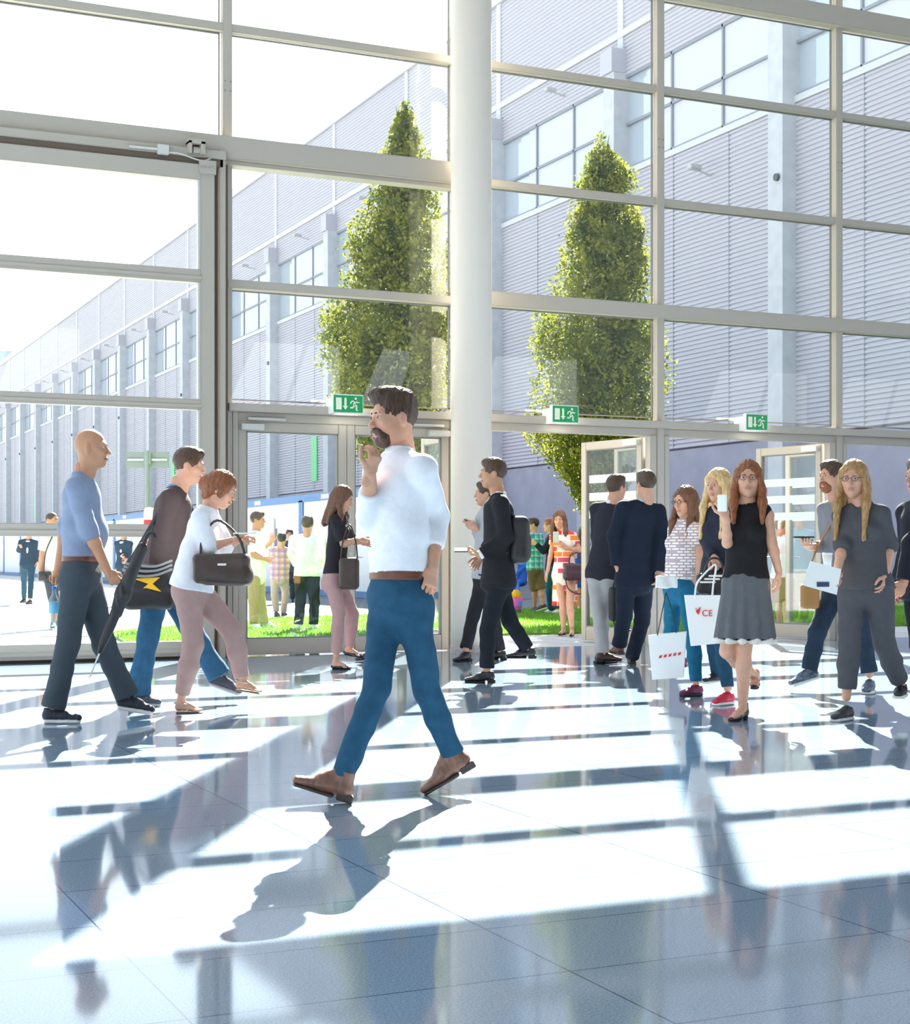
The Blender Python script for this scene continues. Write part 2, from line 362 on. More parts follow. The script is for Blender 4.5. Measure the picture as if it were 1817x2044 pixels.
# doors with glazed leaves
def door_leaf(n, w_, label, stripes=False, handle_side=1, panic=False):
    r = empty('door_%d' % n); st(r, label)
    m = MB(); fw = .095; H0, H1 = .012, HEADZ-.135
    m.bbox(0, fw, -.03, .035, H0, H1, .006); m.bbox(w_-fw, w_, -.03, .035, H0, H1, .006)
    m.bbox(fw-.005, w_-fw+.005, -.03, .035, H1-.10, H1, .006); m.bbox(fw-.005, w_-fw+.005, -.03, .035, H0, H0+.17, .006)
    m.build('frame', FRAME, r)
    gp = MB().box(fw-.004, w_-fw+.004, -.004, .006, H0+.165, H1-.096).build('pane', GLASS, r)
    bd = MB()
    for a, b_, c_, d_ in ((fw, w_-fw, H0+.17, H0+.182), (fw, w_-fw, H1-.112, H1-.10), (fw, fw+.012, H0+.17, H1-.1), (w_-fw-.012, w_-fw, H0+.17, H1-.1)):
        bd.box(a, b_, -.022, .026, c_, d_)
    bd.build('gasket', mat('grey_gasket', (.2, .2, .19), .7), r)
    if stripes:
        for zc in (2.02, 1.80, 1.58): MB().box(fw+.012, w_-fw-.012, -.0075, -.0035, zc-.05, zc+.05).build('white_stripe', WHITE, r)
    hx = w_-fw/2 if handle_side > 0 else fw/2
    h = MB(); h.cyl((hx, -.03, 1.05), (hx, -.07, 1.05), .010); h.cyl((hx, -.07, 1.05), (hx-.12*handle_side, -.07, 1.05), .010)
    h.bbox(hx-.02, hx+.02, -.036, -.028, .98, 1.1, .003)
    h.build('handle', STEEL, r)
    return r
# closed pair between the sliding door and the column
d1a, d1b = XM[0]+.06+.06, XM[1]-.06-.03
cw = (d1b-d1a)/2
for k in range(2):
    l = door_leaf(2+k, cw-.004, 'closed glass door leaf nearest the sliding door' if k == 0 else 'closed glass door leaf beside the round column', False, 1 if k == 0 else -1)
    l.location = (d1a+k*cw, -.03, 0)
    cl = MB(); x0 = (.02 if k == 0 else cw-.27); cl.bbox(x0, x0+.25, -.11, -.03, HEADZ-.225, HEADZ-.16, .006); cl.build('closer_box', mat('silver_grey', (.66, .65, .63), .35, metal=.3), l)
    a0 = (.1 if k == 0 else cw-.5); cl = MB(); cl.bbox(a0, a0+.42, -.075, -.045, HEADZ-.118, HEADZ-.09, .004); cl.build('closer_rail', mat('silver_grey', (.66, .65, .63), .35), l)
m = MB(); m.bbox(XM[0]+.055, d1a-.004, -.09, .03, 0, HEADZ-.03, .005); m.bbox(d1b+.004, XM[1]-.055, -.09, .03, 0, HEADZ-.03, .005)
st(m.build('trim_door_jamb', FRAME), 'beige jambs of the closed double door')
# open bays: jambs, leaves swung outwards
idx = 4
for b_ in range(1, 5):
    xa, xb = XM[b_]+.055, XM[b_+1]-.055
    m = MB(); m.bbox(xa, xa+.07, -.08, .04, 0, HEADZ-.12, .005); m.bbox(xb-.09, xb, -.08, .04, 0, HEADZ-.12, .005)
    st(m.build('trim_door_jamb', FRAME), 'beige jambs of an open doorway')
    names = {1: 'behind the men in suits', 2: 'behind the red-haired woman', 3: 'at the right edge', 4: 'beyond the right edge'}[b_]
    for side in (0, 1):
        if b_ >= 3 and side == 1: continue
        if b_ == 4: continue
        l = door_leaf(idx, 1.12, 'glass door leaf swung outwards %s, %s jamb' % (names, 'right' if side else 'left'), side == 1 or b_ == 3, 1)
        idx += 1
        if side == 0:
            l.location = (xa+.075, .06, 0); l.rotation_euler = (0, 0, math.radians(90))
        else:
            l.location = (xb-.095, .06, 0); l.rotation_euler = (0, 0, math.radians(101))
        cl = MB().bbox(.02, .28, .035, .10, HEADZ-.225, HEADZ-.16, .006); cl.build('closer_box', mat('silver_grey', (.66, .65, .63), .35), l)

# round column with a thin stone foot
c0 = world(*loc(941, 0, 17.15)[:2])
r = st(MB().lathe([(.222, 0), (.222, 10.7)], (c0[0], c0[1], 0), 64).build('column', mat('white_column_paint', (.76, .68, .59), .55), smooth=True), 'white round column rising to the ceiling')
MB().lathe([(.232, 0), (.232, .085), (.222, .09)], (c0[0], c0[1], 0), 64).build('plinth_ring', mat('stone_plinth', (.45, .40, .38), .4, noise=.3, nscale=60), r)

# exit signs
GREEN = mat('sign_green', (.01, .36, .10), .4)
def exit_sign(u, v, wpx, hpx, lab):
    x = wx(u); Zw = x*SA-CAMY*CA; y = -.42; Z = Zw+y*CA
    xx, yy, zz_ = world(*loc(u, v, Z)[:2]), None, EYE+(HY-v)*Z/F
    t = empty('exit_sign', (xx[0], xx[1], zz_))
    tag(t, lab, 'exit sign', 'green emergency exit signs on the door head')
    sw, sh = wpx*Z/F/CA*1.0, hpx*Z/F
    MB().bbox(-sw/2-.006, sw/2+.006, -.012, .05, -sh/2-.006, sh/2+.010, .004).build('housing', WHITE, t)
    MB().box(-sw/2+.004, sw/2-.004, -.016, -.0125, -sh/2+.004, sh/2-.004).build('green_face', GREEN, t)
    MB().bbox(-sw/2+.02, -sw/2+.09, .045, .28, -sh/2+.0, sh/2-.02, .004).build('wall_bracket', WHITE, t)
    pm = mat('sign_cream', (.92, .90, .72), .5)
    q = MB(); a = sh*.34
    q.prism([(-sw*.42, -a), (-sw*.23, -a), (-sw*.23, a), (-sw*.42, a)], -.020, -.0165)
    q.build('door_pictogram', pm, t)
    q = MB(); cx_ = -sw*.10
    q.prism([(cx_-.012, a), (cx_-.012, -a*.35), (cx_-.03, -a*.35), (cx_, -a), (cx_+.03, -a*.35), (cx_+.012, -a*.35), (cx_+.012, a)], -.020, -.0165)
    q.build('arrow_pictogram', pm, t)
    q = MB(); cx_ = sw*.22; s = sh*.42
    def bar(ax, az, bx, bz, w0):
        d = Vector((bx-ax, bz-az)); n = Vector((-d.y, d.x)).normalized()*w0
        q.prism([(cx_+(ax*s)+n.x, az*s+n.y), (cx_+(ax*s)-n.x, az*s-n.y), (cx_+(bx*s)-n.x, bz*s-n.y), (cx_+(bx*s)+n.x, bz*s+n.y)], -.020, -.0165)
    q.prism([(cx_+(.12+.17*math.cos(k*PI/5))*s, (.76+.17*math.sin(k*PI/5))*s) for k in range(10)], -.020, -.0165)
    bar(.05, .55, -.1, -.05, .012); bar(.05, .5, -.5, .35, .007); bar(-.5, .35, -.62, .02, .006); bar(.05, .5, .35, .2, .007); bar(.35, .2, .62, .25, .006)
    bar(-.1, -.05, .28, -.3, .010); bar(.28, -.3, .2, -.85, .008); bar(.2, -.85, .45, -.85, .006); bar(-.1, -.05, -.25, -.5, .009); bar(-.25, -.5, -.68, -.5, .008)
    q.build('running_figure_pictogram', pm, t)
exit_sign(694.5, 806.5, 57, 35, 'green exit sign over the closed double door, left of the column')
exit_sign(1128, 827, 53, 33, 'green exit sign over the first open doorway right of the column')
exit_sign(1510, 843, 46, 31, 'green exit sign over the doorway at the right, above the red-haired woman')

# ------------------------------------------------------------------ outside ground
paving = concrete_material('pale_paving', (.36, .355, .35), (.45, .44, .43), 2.0, (1.2, 1.2, .012, (0, 0, 0)))
asphalt = concrete_material('asphalt', (.055, .062, .08), (.085, .093, .11), 12)
st(MB().box(-60, 60, .12, 330, -.15, -.012).build('paving', paving), 'pale paved forecourt outside the glazed wall')
def flat(name, poly, z, m_, t_=.02):
    n = len(poly); vs = [(p[0], p[1], z) for p in poly]+[(p[0], p[1], z-t_) for p in poly]
    return link(name, vs, [tuple(range(n)), tuple(range(2*n-1, n-1, -1))]+[(i, n+i, n+(i+1) % n, (i+1) % n) for i in range(n)], m_)
lawn_poly = [(4.3, 2.9), (30.2, 2.9), (30.2, 12.0), (15, 12.0), (8.6, 9.4), (5.7, 6.7), (4.6, 5.4)]
st(flat('asphalt_yard', [(7.9, 9.25), (8.65, 9.45), (15, 12.05), (30.6, 12.05), (30.6, 60), (13.6, 60), (12.6, 30), (10.2, 19)], -.004, asphalt), 'grey asphalt yard behind the lawn')
soil = mat('lawn_soil', (.12, .27, .03), .9, noise=.4, nscale=9)
st(flat('lawn', lawn_poly, .02, soil, .035), 'green lawn outside the doors')
# grass blades
rng = np.random.default_rng(4)
def inside(px, py, poly):
    c = np.zeros(len(px), bool); n = len(poly)
    for i in range(n):
        x1, y1 = poly[i]; x2, y2 = poly[(i+1) % n]
        if y1 == y2: continue
        k = ((y1 > py) != (y2 > py)) & (px < (x2-x1)*(py-y1)/(y2-y1)+x1); c ^= k
    return c
N = 90000
gx = rng.uniform(4.3, 22, N); gy = 2.9+rng.random(N)**1.3*9.1; k = inside(gx, gy, lawn_poly); gx, gy = gx[k], gy[k]; n = len(gx)
a = rng.uniform(0, 2*PI, n); h = rng.uniform(.03, .065, n); wd = rng.uniform(.004, .009, n)
dx, dy = np.cos(a)*wd, np.sin(a)*wd; lx, ly = rng.normal(0, .018, n), rng.normal(0, .018, n)
V = np.stack([np.stack([gx-dx, gy-dy, np.full(n, .018)], 1), np.stack([gx+dx, gy+dy, np.full(n, .018)], 1), np.stack([gx+lx, gy+ly, .02+h], 1)], 1).reshape(-1, 3)
def leaf_material(name, c0, c1, tr):
    m, t, b, c = nodes_mat(name); L = t.links
    oi = t.nodes.new('ShaderNodeTexNoise'); oi.inputs['Scale'].default_value = 3.5; oi.inputs['Detail'].default_value = 3; L.new(c.outputs['Object'], oi.inputs['Vector'])
    r = t.nodes.new('ShaderNodeValToRGB'); r.color_ramp.elements[0].position = .35; r.color_ramp.elements[1].position = .65
    r.color_ramp.elements[0].color = (*c0, 1); r.color_ramp.elements[1].color = (*c1, 1); L.new(oi.outputs[0], r.inputs[0])
    L.new(r.outputs[0], b.inputs['Base Color']); b.inputs['Roughness'].default_value = .5
    ts = t.nodes.new('ShaderNodeBsdfTranslucent'); L.new(r.outputs[0], ts.inputs[0]); ad = t.nodes.new('ShaderNodeMixShader'); ad.inputs[0].default_value = tr
    L.new(b.outputs[0], ad.inputs[1]); L.new(ts.outputs[0], ad.inputs[2]); L.new(ad.outputs[0], t.nodes['Material Output'].inputs[0])
    return m
grass = link('grass', V, np.arange(3*n).reshape(-1, 3), leaf_material('grass_blades', (.09, .24, .02), (.18, .36, .03), .4))
tag(grass, 'short green grass blades covering the lawn', 'grass', kind='stuff')

# ------------------------------------------------------------------ the long exhibition hall opposite (facade along world y at x = FX)
FX = 30.84
hall = empty('exhibition_hall', (FX, 12, 0)); tag(hall, 'long pale grey exhibition hall with ribbed cladding and concrete piers', 'building')
Y0, Y1 = 0.6, 216.0
def fy(y): return y-12
cladm = mat('ribbed_cladding', (.49, .475, .535), .55, metal=.0)
concm = concrete_material('facade_concrete', (.56, .57, .64), (.66, .67, .74), 1.1, (5.3, 2.0, .02, (PI/2, 0, PI/2)))
pierm = concrete_material('pier_concrete', (.50, .51, .55), (.60, .61, .65), 2.2)
palem = mat('pale_metal_strip', (.60, .60, .64), .5)
def ribs(name, z0, z1, par, x=0.0, pitch=.155, d=.05):
    n = int((z1-z0)/pitch); vs = []; fs = []
    prof = []
    for i in range(n):
        z = z0+i*(z1-z0)/n; p = (z1-z0)/n
        prof += [(x, z), (x-d, z+p*.18), (x-d, z+p*.62), (x, z+p*.80)]
    prof.append((x, z1))
    for (a_, b_) in prof: vs += [(a_, fy(Y0), b_), (a_, fy(Y1), b_)]
    for i in range(len(prof)-1): fs.append((2*i, 2*i+1, 2*i+3, 2*i+2))
    return link(name, vs, fs, cladm, par)
PB = 25.0; BAY = 10.58
ribs('cladding', 4.95, 15.6, hall); ribs('cladding', 19.4, 20.95, hall); ribs('cladding', 21.15, 25.6, hall, pitch=.17)
MB().box(0, 14, fy(Y0), fy(Y1), 0, 4.9).build('base_wall', concm, hall)
MB().box(.35, 14, fy(Y0), fy(Y1), 4.8, 26).build('core', cladm, hall)
MB().box(-.12, .4, fy(Y0), fy(Y1), 20.93, 21.17).build('ledge', palem, hall)
MB().box(-.2, 14.2, fy(Y0), fy(Y1), 25.58, 26.15).build('roof_fascia', palem, hall)
MB().box(-.1, .35, fy(Y0), fy(Y1), 15.58, 15.80).build('sill', palem, hall)
winm = mat('hall_window_glass', (.52, .58, .66), .05, spec=1.0, metal=.3)
blind = mat('pale_blind', (.60, .61, .66), .6)
frm = mat('window_frame_grey', (.26, .28, .33), .5)
for k in range(-2, 18):
    y = PB+BAY*k+ .0
    p = MB(); p.box(-.56, .3, fy(y), fy(y+.78), -.01, 19.5); pp = p.build('pier', pierm, hall)
    MB().box(-.68, .3, fy(y-.04), fy(y+.84), 19.5, 20.4).build('pier_cap', cladm, hall)
    MB().box(-.09, .1, fy(y+.12), fy(y+.52), 20.3, 25.6).build('cover_strip', palem, hall)
    MB().cyl((-.56, fy(y+.25), 13.2), (-.66, fy(y+.25), 13.2), .12, n=14).build('lamp_socket', mat('dark_fitting', (.08, .09, .1), .5), hall)
    # joint lines of the cladding: dark vertical strips
    for q in (3.7, 7.2):
        MB().box(-.058, -.03, fy(y+q), fy(y+q+.035), 4.95, 15.6).build('cladding_joint', frm, hall)
    # window of this bay
    wv = MB(); ya, yb = y+.78, y+BAY
    for q in (0, .34, .67):
        yy = ya+(yb-ya)*q; wv.box(-.02, .12, fy(yy), fy(yy+.09), 15.8, 19.4)
    wv.box(-.02, .12, fy(ya), fy(yb), 17.48, 17.58); wv.box(-.02, .12, fy(ya), fy(yb), 15.8, 15.9); wv.box(-.02, .12, fy(ya), fy(yb), 19.3, 19.4)
    wo_ = wv.build('window', frm, hall)
    MB().box(.1, .14, fy(ya), fy(yb), 15.8, 19.4).build('glass', winm, wo_)
    if True:
        # inner blind seen behind the glass, leaving the far edge dark
        MB().box(.06, .1, fy(ya+.1), fy(yb-2.4), 15.9, 19.3).build('blind', blind, wo_)
    if k >= 0:
        lm = MB(); lm.tube([(-.05, fy(y+4.8), 14.3 if k < 1 else 19.9), (-.6, fy(y+4.8), 14.45 if k < 1 else 20.0)], .035, 6); lm.bbox(-.95, -.5, fy(y+4.65), fy(y+4.95), (14.45 if k < 1 else 20.0), (14.62 if k < 1 else 20.15), .03)
        lm.build('wall_lamp', mat('pale_fitting2', (.5, .5, .5), .4), hall)
# small green signs and doors at the foot of the hall
for (y, z) in ((PB+BAY*4.3, 5.5), (PB+BAY*7.4, 6.2), (PB+BAY*13.3, 5.4)):
    MB().box(-.10, -.055, fy(y), fy(y+1.0), z, z+2.6).build('green_panel', mat('pale_green_sign', (.15, .62, .25), .5), hall)
MB().box(-.06, 0.02, fy(PB+BAY*1.0+1.4), fy(PB+BAY*1.0+3.8), 2.0, 3.6).build('vent_panel', mat('vent_grey', (.42, .43, .47), .6), hall)
# rooftop cage
rc = MB(); yb = 12+ (190-12); 
cage = empty('rooftop_cage', (FX+1.5, 137, 26.15)); tag(cage, 'small wire cage standing on the hall roof', 'cage')
for a_ in (-1.2, 1.2):
    for b_ in (-1.2, 1.2): rc.cyl((a_, b_, 0), (a_, b_, 4.2), .07, n=6)
for z in (1.2, 2.7, 4.1):
    rc.box(-1.25, 1.25, -1.27, -1.17, z, z+.1); rc.box(-1.25, 1.25, 1.17, 1.27, z, z+.1); rc.box(-1.27, -1.17, -1.25, 1.25, z, z+.1); rc.box(1.17, 1.27, -1.25, 1.25, z, z+.1)
rc.build('cage_bars', mat('pale_fitting2', (.5, .5, .5), .4), cage)
# far block at the left edge
fb = world(*loc(-22, 0, 250)[:2]); far = empty('far_building', (fb[0], fb[1], 0), -YAW); tag(far, 'blue grey block rising at the far end of the yard', 'building')
MB().bbox(-6, 3.1, -5, 5, 0, 37.4, .1).build('tower', mat('bluegrey_block', (.33, .40, .50), .7), far)
MB().bbox(-6, 5.6, -5.2, 5, 0, 33.2, .1).build('annex', mat('bluegrey_block', (.33, .40, .50), .7), far)

# ------------------------------------------------------------------ site containers in a row along the yard
CXW = 14.5
cw_ = mat('container_white', (.74, .76, .80), .5); cb_ = mat('container_blue', (.06, .18, .42), .5)
def container(i, y):
    t = empty('site_container', (CXW+1.22, y+3.02, 0))
    tag(t, 'white and blue office container, %s in the row counted from the lawn' % ['nearest', 'second', 'third', 'fourth', 'fifth', 'sixth', 'seventh', 'eighth', 'ninth', 'tenth', 'eleventh', 'twelfth'][i], 'container', 'site containers along the hall')
    m = MB(); n = 44; vs = []; prof = []
    for k in range(n+1):
        yy = -2.94+5.88*k/n; prof.append((-1.19 if k % 2 else -1.155, yy))
    vs = []
    for a_, b_ in prof: vs += [(a_, b_, .16), (a_, b_, 2.62)]
    m.add(vs, [(2*k, 2*k+1, 2*k+3, 2*k+2) for k in range(n)]); m.box(-1.15, 1.19, -2.94, 2.94, .16, 2.62)
    m.build('wall_panel', cw_, t)
    f = MB(); f.box(-1.22, 1.22, -3.02, 3.02, 2.60, 2.80); f.box(-1.22, 1.22, -3.02, 3.02, 0, .17)
    for a_ in (-1.22, 1.06):
        for b_ in (-3.02, 2.86): f.box(a_, a_+.16, b_, b_+.16, .1, 2.65)
    f.build('frame', cb_, t)
    if i in (0, 1, 3):
        d = MB(); d.bbox(-1.225, -1.18, -.6, .3, .17, 2.2, .01); d.build('door', mat('container_door', (.66, .68, .72), .5), t)
        MB().bbox(-1.24, -1.222, -.9, -.78, .9, 1.9, .005).build('dark_strip', mat('dark_fitting', (.08, .09, .1), .5), t)
    MB().box(-1.226, -1.22, .7, 1.3, 2.64, 2.76).build('name_plate', mat('plate', (.72, .62, .66), .5), t)
for i in range(12): container(i, 20.06+6.06*i)

# ------------------------------------------------------------------ street furniture outside
def place(u, Z): q = world((u-CX)*Z/F, Z); return (q[0], q[1], 0)
# sign post seen from the back
sg = empty('signpost', place(294, 24.5), -YAW); tag(sg, 'grey double signpost seen from behind, beyond the left glass door', 'signpost')
k_ = 24.5/F
zt = EYE+(HY-902)*k_; zb = EYE+(HY-934)*k_
MB().cyl((0, 0, 0), (0, 0, zt+.02), .038, n=14).build('pole', mat('sign_grey', (.24, .29, .275), .5), sg)
for s_, (xa, xb) in enumerate(((-44*k_, -3*k_), (4*k_, 43*k_))):
    b = MB(); b.bbox(xa, xb, .04, .06, zb, zt, .004); b = b.build('sign_board', mat('sign_grey', (.24, .29, .275), .5), sg)
    MB().box(xa+.03, xb-.03, .02, .04, (zt+zb)/2-.012, (zt+zb)/2+.02).build('rail', STEEL, b)
MB().bbox(-.06, .06, -.02, .06, zb+.05, zt-.02, .01).build('clamp', mat('sign_grey_dark', (.24, .32, .30), .5), sg)
# red and white bollard
bo = empty('bollard', place(298, 21.5)); tag(bo, 'white bollard with a red band behind the brown-jacketed man', 'bollard')
kk = 21.5/F; zt = EYE+(HY-1013)*kk
MB().lathe([(.075, 0), (.075, zt-.05), (.06, zt-.01), (.02, zt)], n=24).build('post', WHITE, bo, True)
MB().lathe([(.077, zt-.30), (.077, zt-.17)], n=24).build('red_band', mat('signal_red', (.6, .03, .04), .5), bo, True)
MB().lathe([(.077, zt-.62), (.077, zt-.46)], n=24).build('red_band', mat('signal_red', (.6, .03, .04), .5), bo, True)
# colourful bin bag / bucket on lawn edge
bk = empty('gift_bucket', place(1028, 28.8)); tag(bk, 'small bucket of colourful goods standing at the lawn edge', 'bucket')
MB().lathe([(.11, .02), (.15, .30), (.145, .30)], n=24).build('bucket', block_material('bucket_print', [(.8, .05, .1), (.1, .3, .8), (.9, .1, .5)], .12, .08), bk, True)
for a_, b_, c_ in ((-.05, 0, .33), (.06, .02, .35), (0, -.05, .38)): MB().bbox(a_-.06, a_+.06, b_-.05, b_+.05, c_-.07, c_+.07, .02).build('yellow_pack', mat('yellow_pack', (.9, .55, .03), .5), bk)
# ------------------------------------------------------------------ trees
bark = mat('tree_bark', (.13, .095, .07), .9, noise=.4, nscale=12, bump=.4, bscale=20)
leafm = leaf_material('tree_leaves', (.08, .115, .015), (.33, .33, .04), .42)
def tree(name_lab, base_u, base_Z, prof, nleaf, seed, lean=0.0, gaps=.25):
    """prof: list of (pixel row, left column, right column) of the crown at the tree's depth"""
    rg = np.random.default_rng(seed)
    bx, by, _ = place(base_u, base_Z)
    t = empty('hornbeam_tree', (bx, by, 0), -YAW); tag(t, name_lab, 'tree')
    k = base_Z/F
    zs = np.array([EYE+(HY-p[0])*k for p in prof])[::-1]
    xl = np.array([(p[1]-base_u)*k for p in prof])[::-1]; xr_ = np.array([(p[2]-base_u)*k for p in prof])[::-1]
    top = zs[-1]
    def axis(z): return np.interp(z, [0, zs[0], top], [0, 0, (xl[-1]+xr_[-1])/2])
    m = MB(); m.tube([(axis(z)+.02*math.sin(z*2), .02*math.cos(z*3), z) for z in np.linspace(-.03, top*.93, 14)], [.085*(1-.9*i/13) for i in range(14)], 8)
    m.build('trunk', bark, t, True)
    br = MB(); pts = []
    nb = 120
    for i in range(nb):
        z0 = zs[0]*.75+(top*.9-zs[0]*.75)*rg.random()**1.15
        a_ = rg.uniform(0, 2*PI); up = rg.uniform(.35, 1.0)
        zt_ = min(top-.05, z0+up*rg.uniform(.4, 1.5))
        side = np.interp(zt_, zs, xr_) if math.cos(a_) > 0 else -np.interp(zt_, zs, xl)
        if zt_ < zs[0]: side = np.interp(zs[0], zs, xr_ if math.cos(a_) > 0 else -xl)
        rad = max(.08, side)*rg.uniform(.75, 1.02); dep = (np.interp(zt_, zs, xr_-xl)/2)*rg.uniform(.7, 1.0)
        e = np.array([axis(zt_)*0+rad*math.cos(a_), dep*math.sin(a_), zt_]); s = np.array([axis(z0), 0, z0])
        mid = (s+e)/2+np.array([0, 0, -.12*rad])
        P = [s, (s+mid)/2+[0, 0, -.05], mid, (mid+e)/2+[0, 0, .04], e]
        br.tube(P, [.022, .017, .012, .008, .003], 5)
        for q in range(5, 26): 
            f_ = q/25.; j = min(3, int(f_*4)); g = f_*4-j; pts.append(P[j]*(1-g)+P[j+1]*g)
    br.build('branches', bark, t, True)
    pts = np.array(pts)
    # leaves gather in tufts round the branch points, plus a filled inner crown
    n1 = int(nleaf*.55); c = pts[rg.integers(0, len(pts), n1)]+rg.normal(0, .10, (n1, 3))
    n2 = nleaf-n1
    z = zs[0]+(top-zs[0])*rg.random(n2*2); wl = np.interp(z, zs, xl); wr = np.interp(z, zs, xr_)
    keep = rg.random(n2*2) < (wr-wl)/np.max(wr-wl); z, wl, wr = z[keep][:n2], wl[keep][:n2], wr[keep][:n2]; n2 = len(z)
    # shoots: cluster centres
    a_ = rg.uniform(0, 2*PI, n2); rr = np.sqrt(rg.random(n2))**.7
    mid = (wl+wr)/2; hw = (wr-wl)/2
    lump = 1-.15*np.abs(np.sin(z*7+a_*3)+np.sin(z*3.1-a_*2))-.16*(np.sin(a_*7+np.sin(z*2.3)*2)+.8*np.sin(a_*13+z*1.7))*np.clip(rr, .3, 1)
    c2 = np.stack([mid+hw*rr*np.cos(a_)*lump, hw*rr*np.sin(a_)*lump, z+rg.normal(0, .05, n2)], 1)
    # upright shoots breaking the outline
    sh = []
    for i in range(150):
        z0 = zs[0]+(top-zs[0])*rg.random()**.8*.95; a0 = rg.uniform(0, 2*PI); l_, r_ = np.interp(z0, zs, xl), np.interp(z0, zs, xr_)
        R0 = (r_-l_)/2*rg.uniform(.72, 1.0); ln = rg.uniform(.35, .9); m_ = int(70*ln); u_ = rg.random(m_)
        sh.append(np.stack([(l_+r_)/2+(R0+.10*u_)*math.cos(a0), (R0+.10*u_)*math.sin(a0), z0+ln*u_], 1)+rg.normal(0, 1, (m_, 3))*(.07*(1-u_)+.015)[:, None])
    sh = np.concatenate(sh); sh = sh[sh[:, 2] < top+.1]
    # knock holes
    h = np.sin(c2[:, 0]*4.1+seed)*np.sin(c2[:, 1]*3.7+2)*np.sin(c2[:, 2]*3.3)
    c2 = c2[h < 1-gaps*2]
    C = np.concatenate([c, c2, sh])
    el, er = np.interp(C[:, 2], zs, xl), np.interp(C[:, 2], zs, xr_); em, eh = (el+er)/2, (er-el)/2
    rad = np.hypot(C[:, 0]-em, C[:, 1]); C = C[(rad < eh*(1.0+.22*rg.random(len(C))**2)+.05) & (C[:, 2] < top+.05)]; n = len(C)
    L_ = rg.uniform(.022, .052, n)[:, None]; d = rg.normal(0, 1, (n, 3)); d[:, 2] += .3; d /= np.linalg.norm(d, axis=1)[:, None]
    s = np.cross(d, rg.normal(0, 1, (n, 3))); s /= np.linalg.norm(s, axis=1)[:, None]; nn = np.cross(d, s)
    Vv = np.stack([C-d*L_, C+s*L_*.55-nn*L_*.1, C+d*L_, C-s*L_*.55-nn*L_*.1], 1).reshape(-1, 3)
    link('foliage', Vv, np.arange(4*n).reshape(-1, 4), leafm, t)
    return t
tree('tall narrow tree left of the round column, in front of the long hall', 800, 24.0,
     [(205, 806, 812), (250, 790, 828), (300, 772, 850), (350, 755, 872), (400, 735, 880), (450, 705, 886), (500, 690, 893), (560, 690, 900), (620, 645, 912), (680, 628, 920), (730, 640, 925), (790, 655, 905), (850, 690, 900), (910, 715, 885), (960, 735, 850)], 52000, 3)
tree('tall narrow tree right of the round column, above the first open doorway', 1212, 26.5,
     [(262, 1198, 1202), (300, 1185, 1215), (340, 1165, 1262), (400, 1145, 1270), (450, 1140, 1282), (520, 1125, 1292), (580, 1100, 1298), (640, 1065, 1318), (700, 1052, 1335), (760, 1065, 1332), (820, 1060, 1322), (870, 1045, 1300), (920, 1095, 1270), (975, 1150, 1250)], 56000, 8)
# ------------------------------------------------------------------ smooth solid modelling: fields of blended volumes turned into meshes
def nrm(v): v = np.asarray(v, float); return v/max(1e-9, np.linalg.norm(v))
class Cap:                              # tapered capsule, optionally elliptic (side axis w, depth ratio fl) and with flat cut ends
    def __init__(s, a, b, ra, rb=None, w=None, fl=1.0, cutb=False, cuta=False, k=None, op='add', flb=None):
        s.a, s.b = np.asarray(a, float), np.asarray(b, float); s.ra = ra; s.rb = ra if rb is None else rb
        s.w = None if w is None else nrm(w); s.fl = fl; s.flb = fl if flb is None else flb; s.cuta, s.cutb = cuta, cutb; s.k = k; s.op = op
    def box(s):
        r = max(s.ra, s.rb); return np.minimum(s.a, s.b)-r, np.maximum(s.a, s.b)+r
    def d(s, X, Y, Z):
        ab = s.b-s.a; L2 = float(ab@ab) or 1e-9
        px, py, pz = X-s.a[0], Y-s.a[1], Z-s.a[2]
        tt = (px*ab[0]+py*ab[1]+pz*ab[2])/L2; t = np.clip(tt, 0, 1)
        qx, qy, qz = px-t*ab[0], py-t*ab[1], pz-t*ab[2]; r = s.ra+(s.rb-s.ra)*t
        if s.w is None: D = np.sqrt(qx*qx+qy*qy+qz*qz)-r
        else:
            ax = nrm(ab); w = s.w-ax*(s.w@ax); w = nrm(w); e = np.cross(ax, w)
            f = s.fl+(s.flb-s.fl)*t
            qw = qx*w[0]+qy*w[1]+qz*w[2]; qe = (qx*e[0]+qy*e[1]+qz*e[2])/f; qa = (qx*ax[0]+qy*ax[1]+qz*ax[2])/np.minimum(f, 1)
            g = np.sqrt(qw*qw+qe*qe+qa*qa)/r; D = (g-1)*r*np.minimum(f, 1)
        L = math.sqrt(L2)
        if s.cutb: D = np.maximum(D, (tt-1)*L)
        if s.cuta: D = np.maximum(D, -tt*L)
        return D
class Ell:
    def __init__(s, c, r, k=None, op='add', R=None): s.c = np.asarray(c, float); s.r = np.asarray(r, float); s.k = k; s.op = op; s.R = R
    def box(s): m = s.r.max() if s.R is not None else s.r; return s.c-m, s.c+m
    def d(s, X, Y, Z):
        p = [X-s.c[0], Y-s.c[1], Z-s.c[2]]
        if s.R is not None: p = [p[0]*s.R[0][i]+p[1]*s.R[1][i]+p[2]*s.R[2][i] for i in range(3)]
        g = np.sqrt((p[0]/s.r[0])**2+(p[1]/s.r[1])**2+(p[2]/s.r[2])**2); return (g-1)*s.r.min()
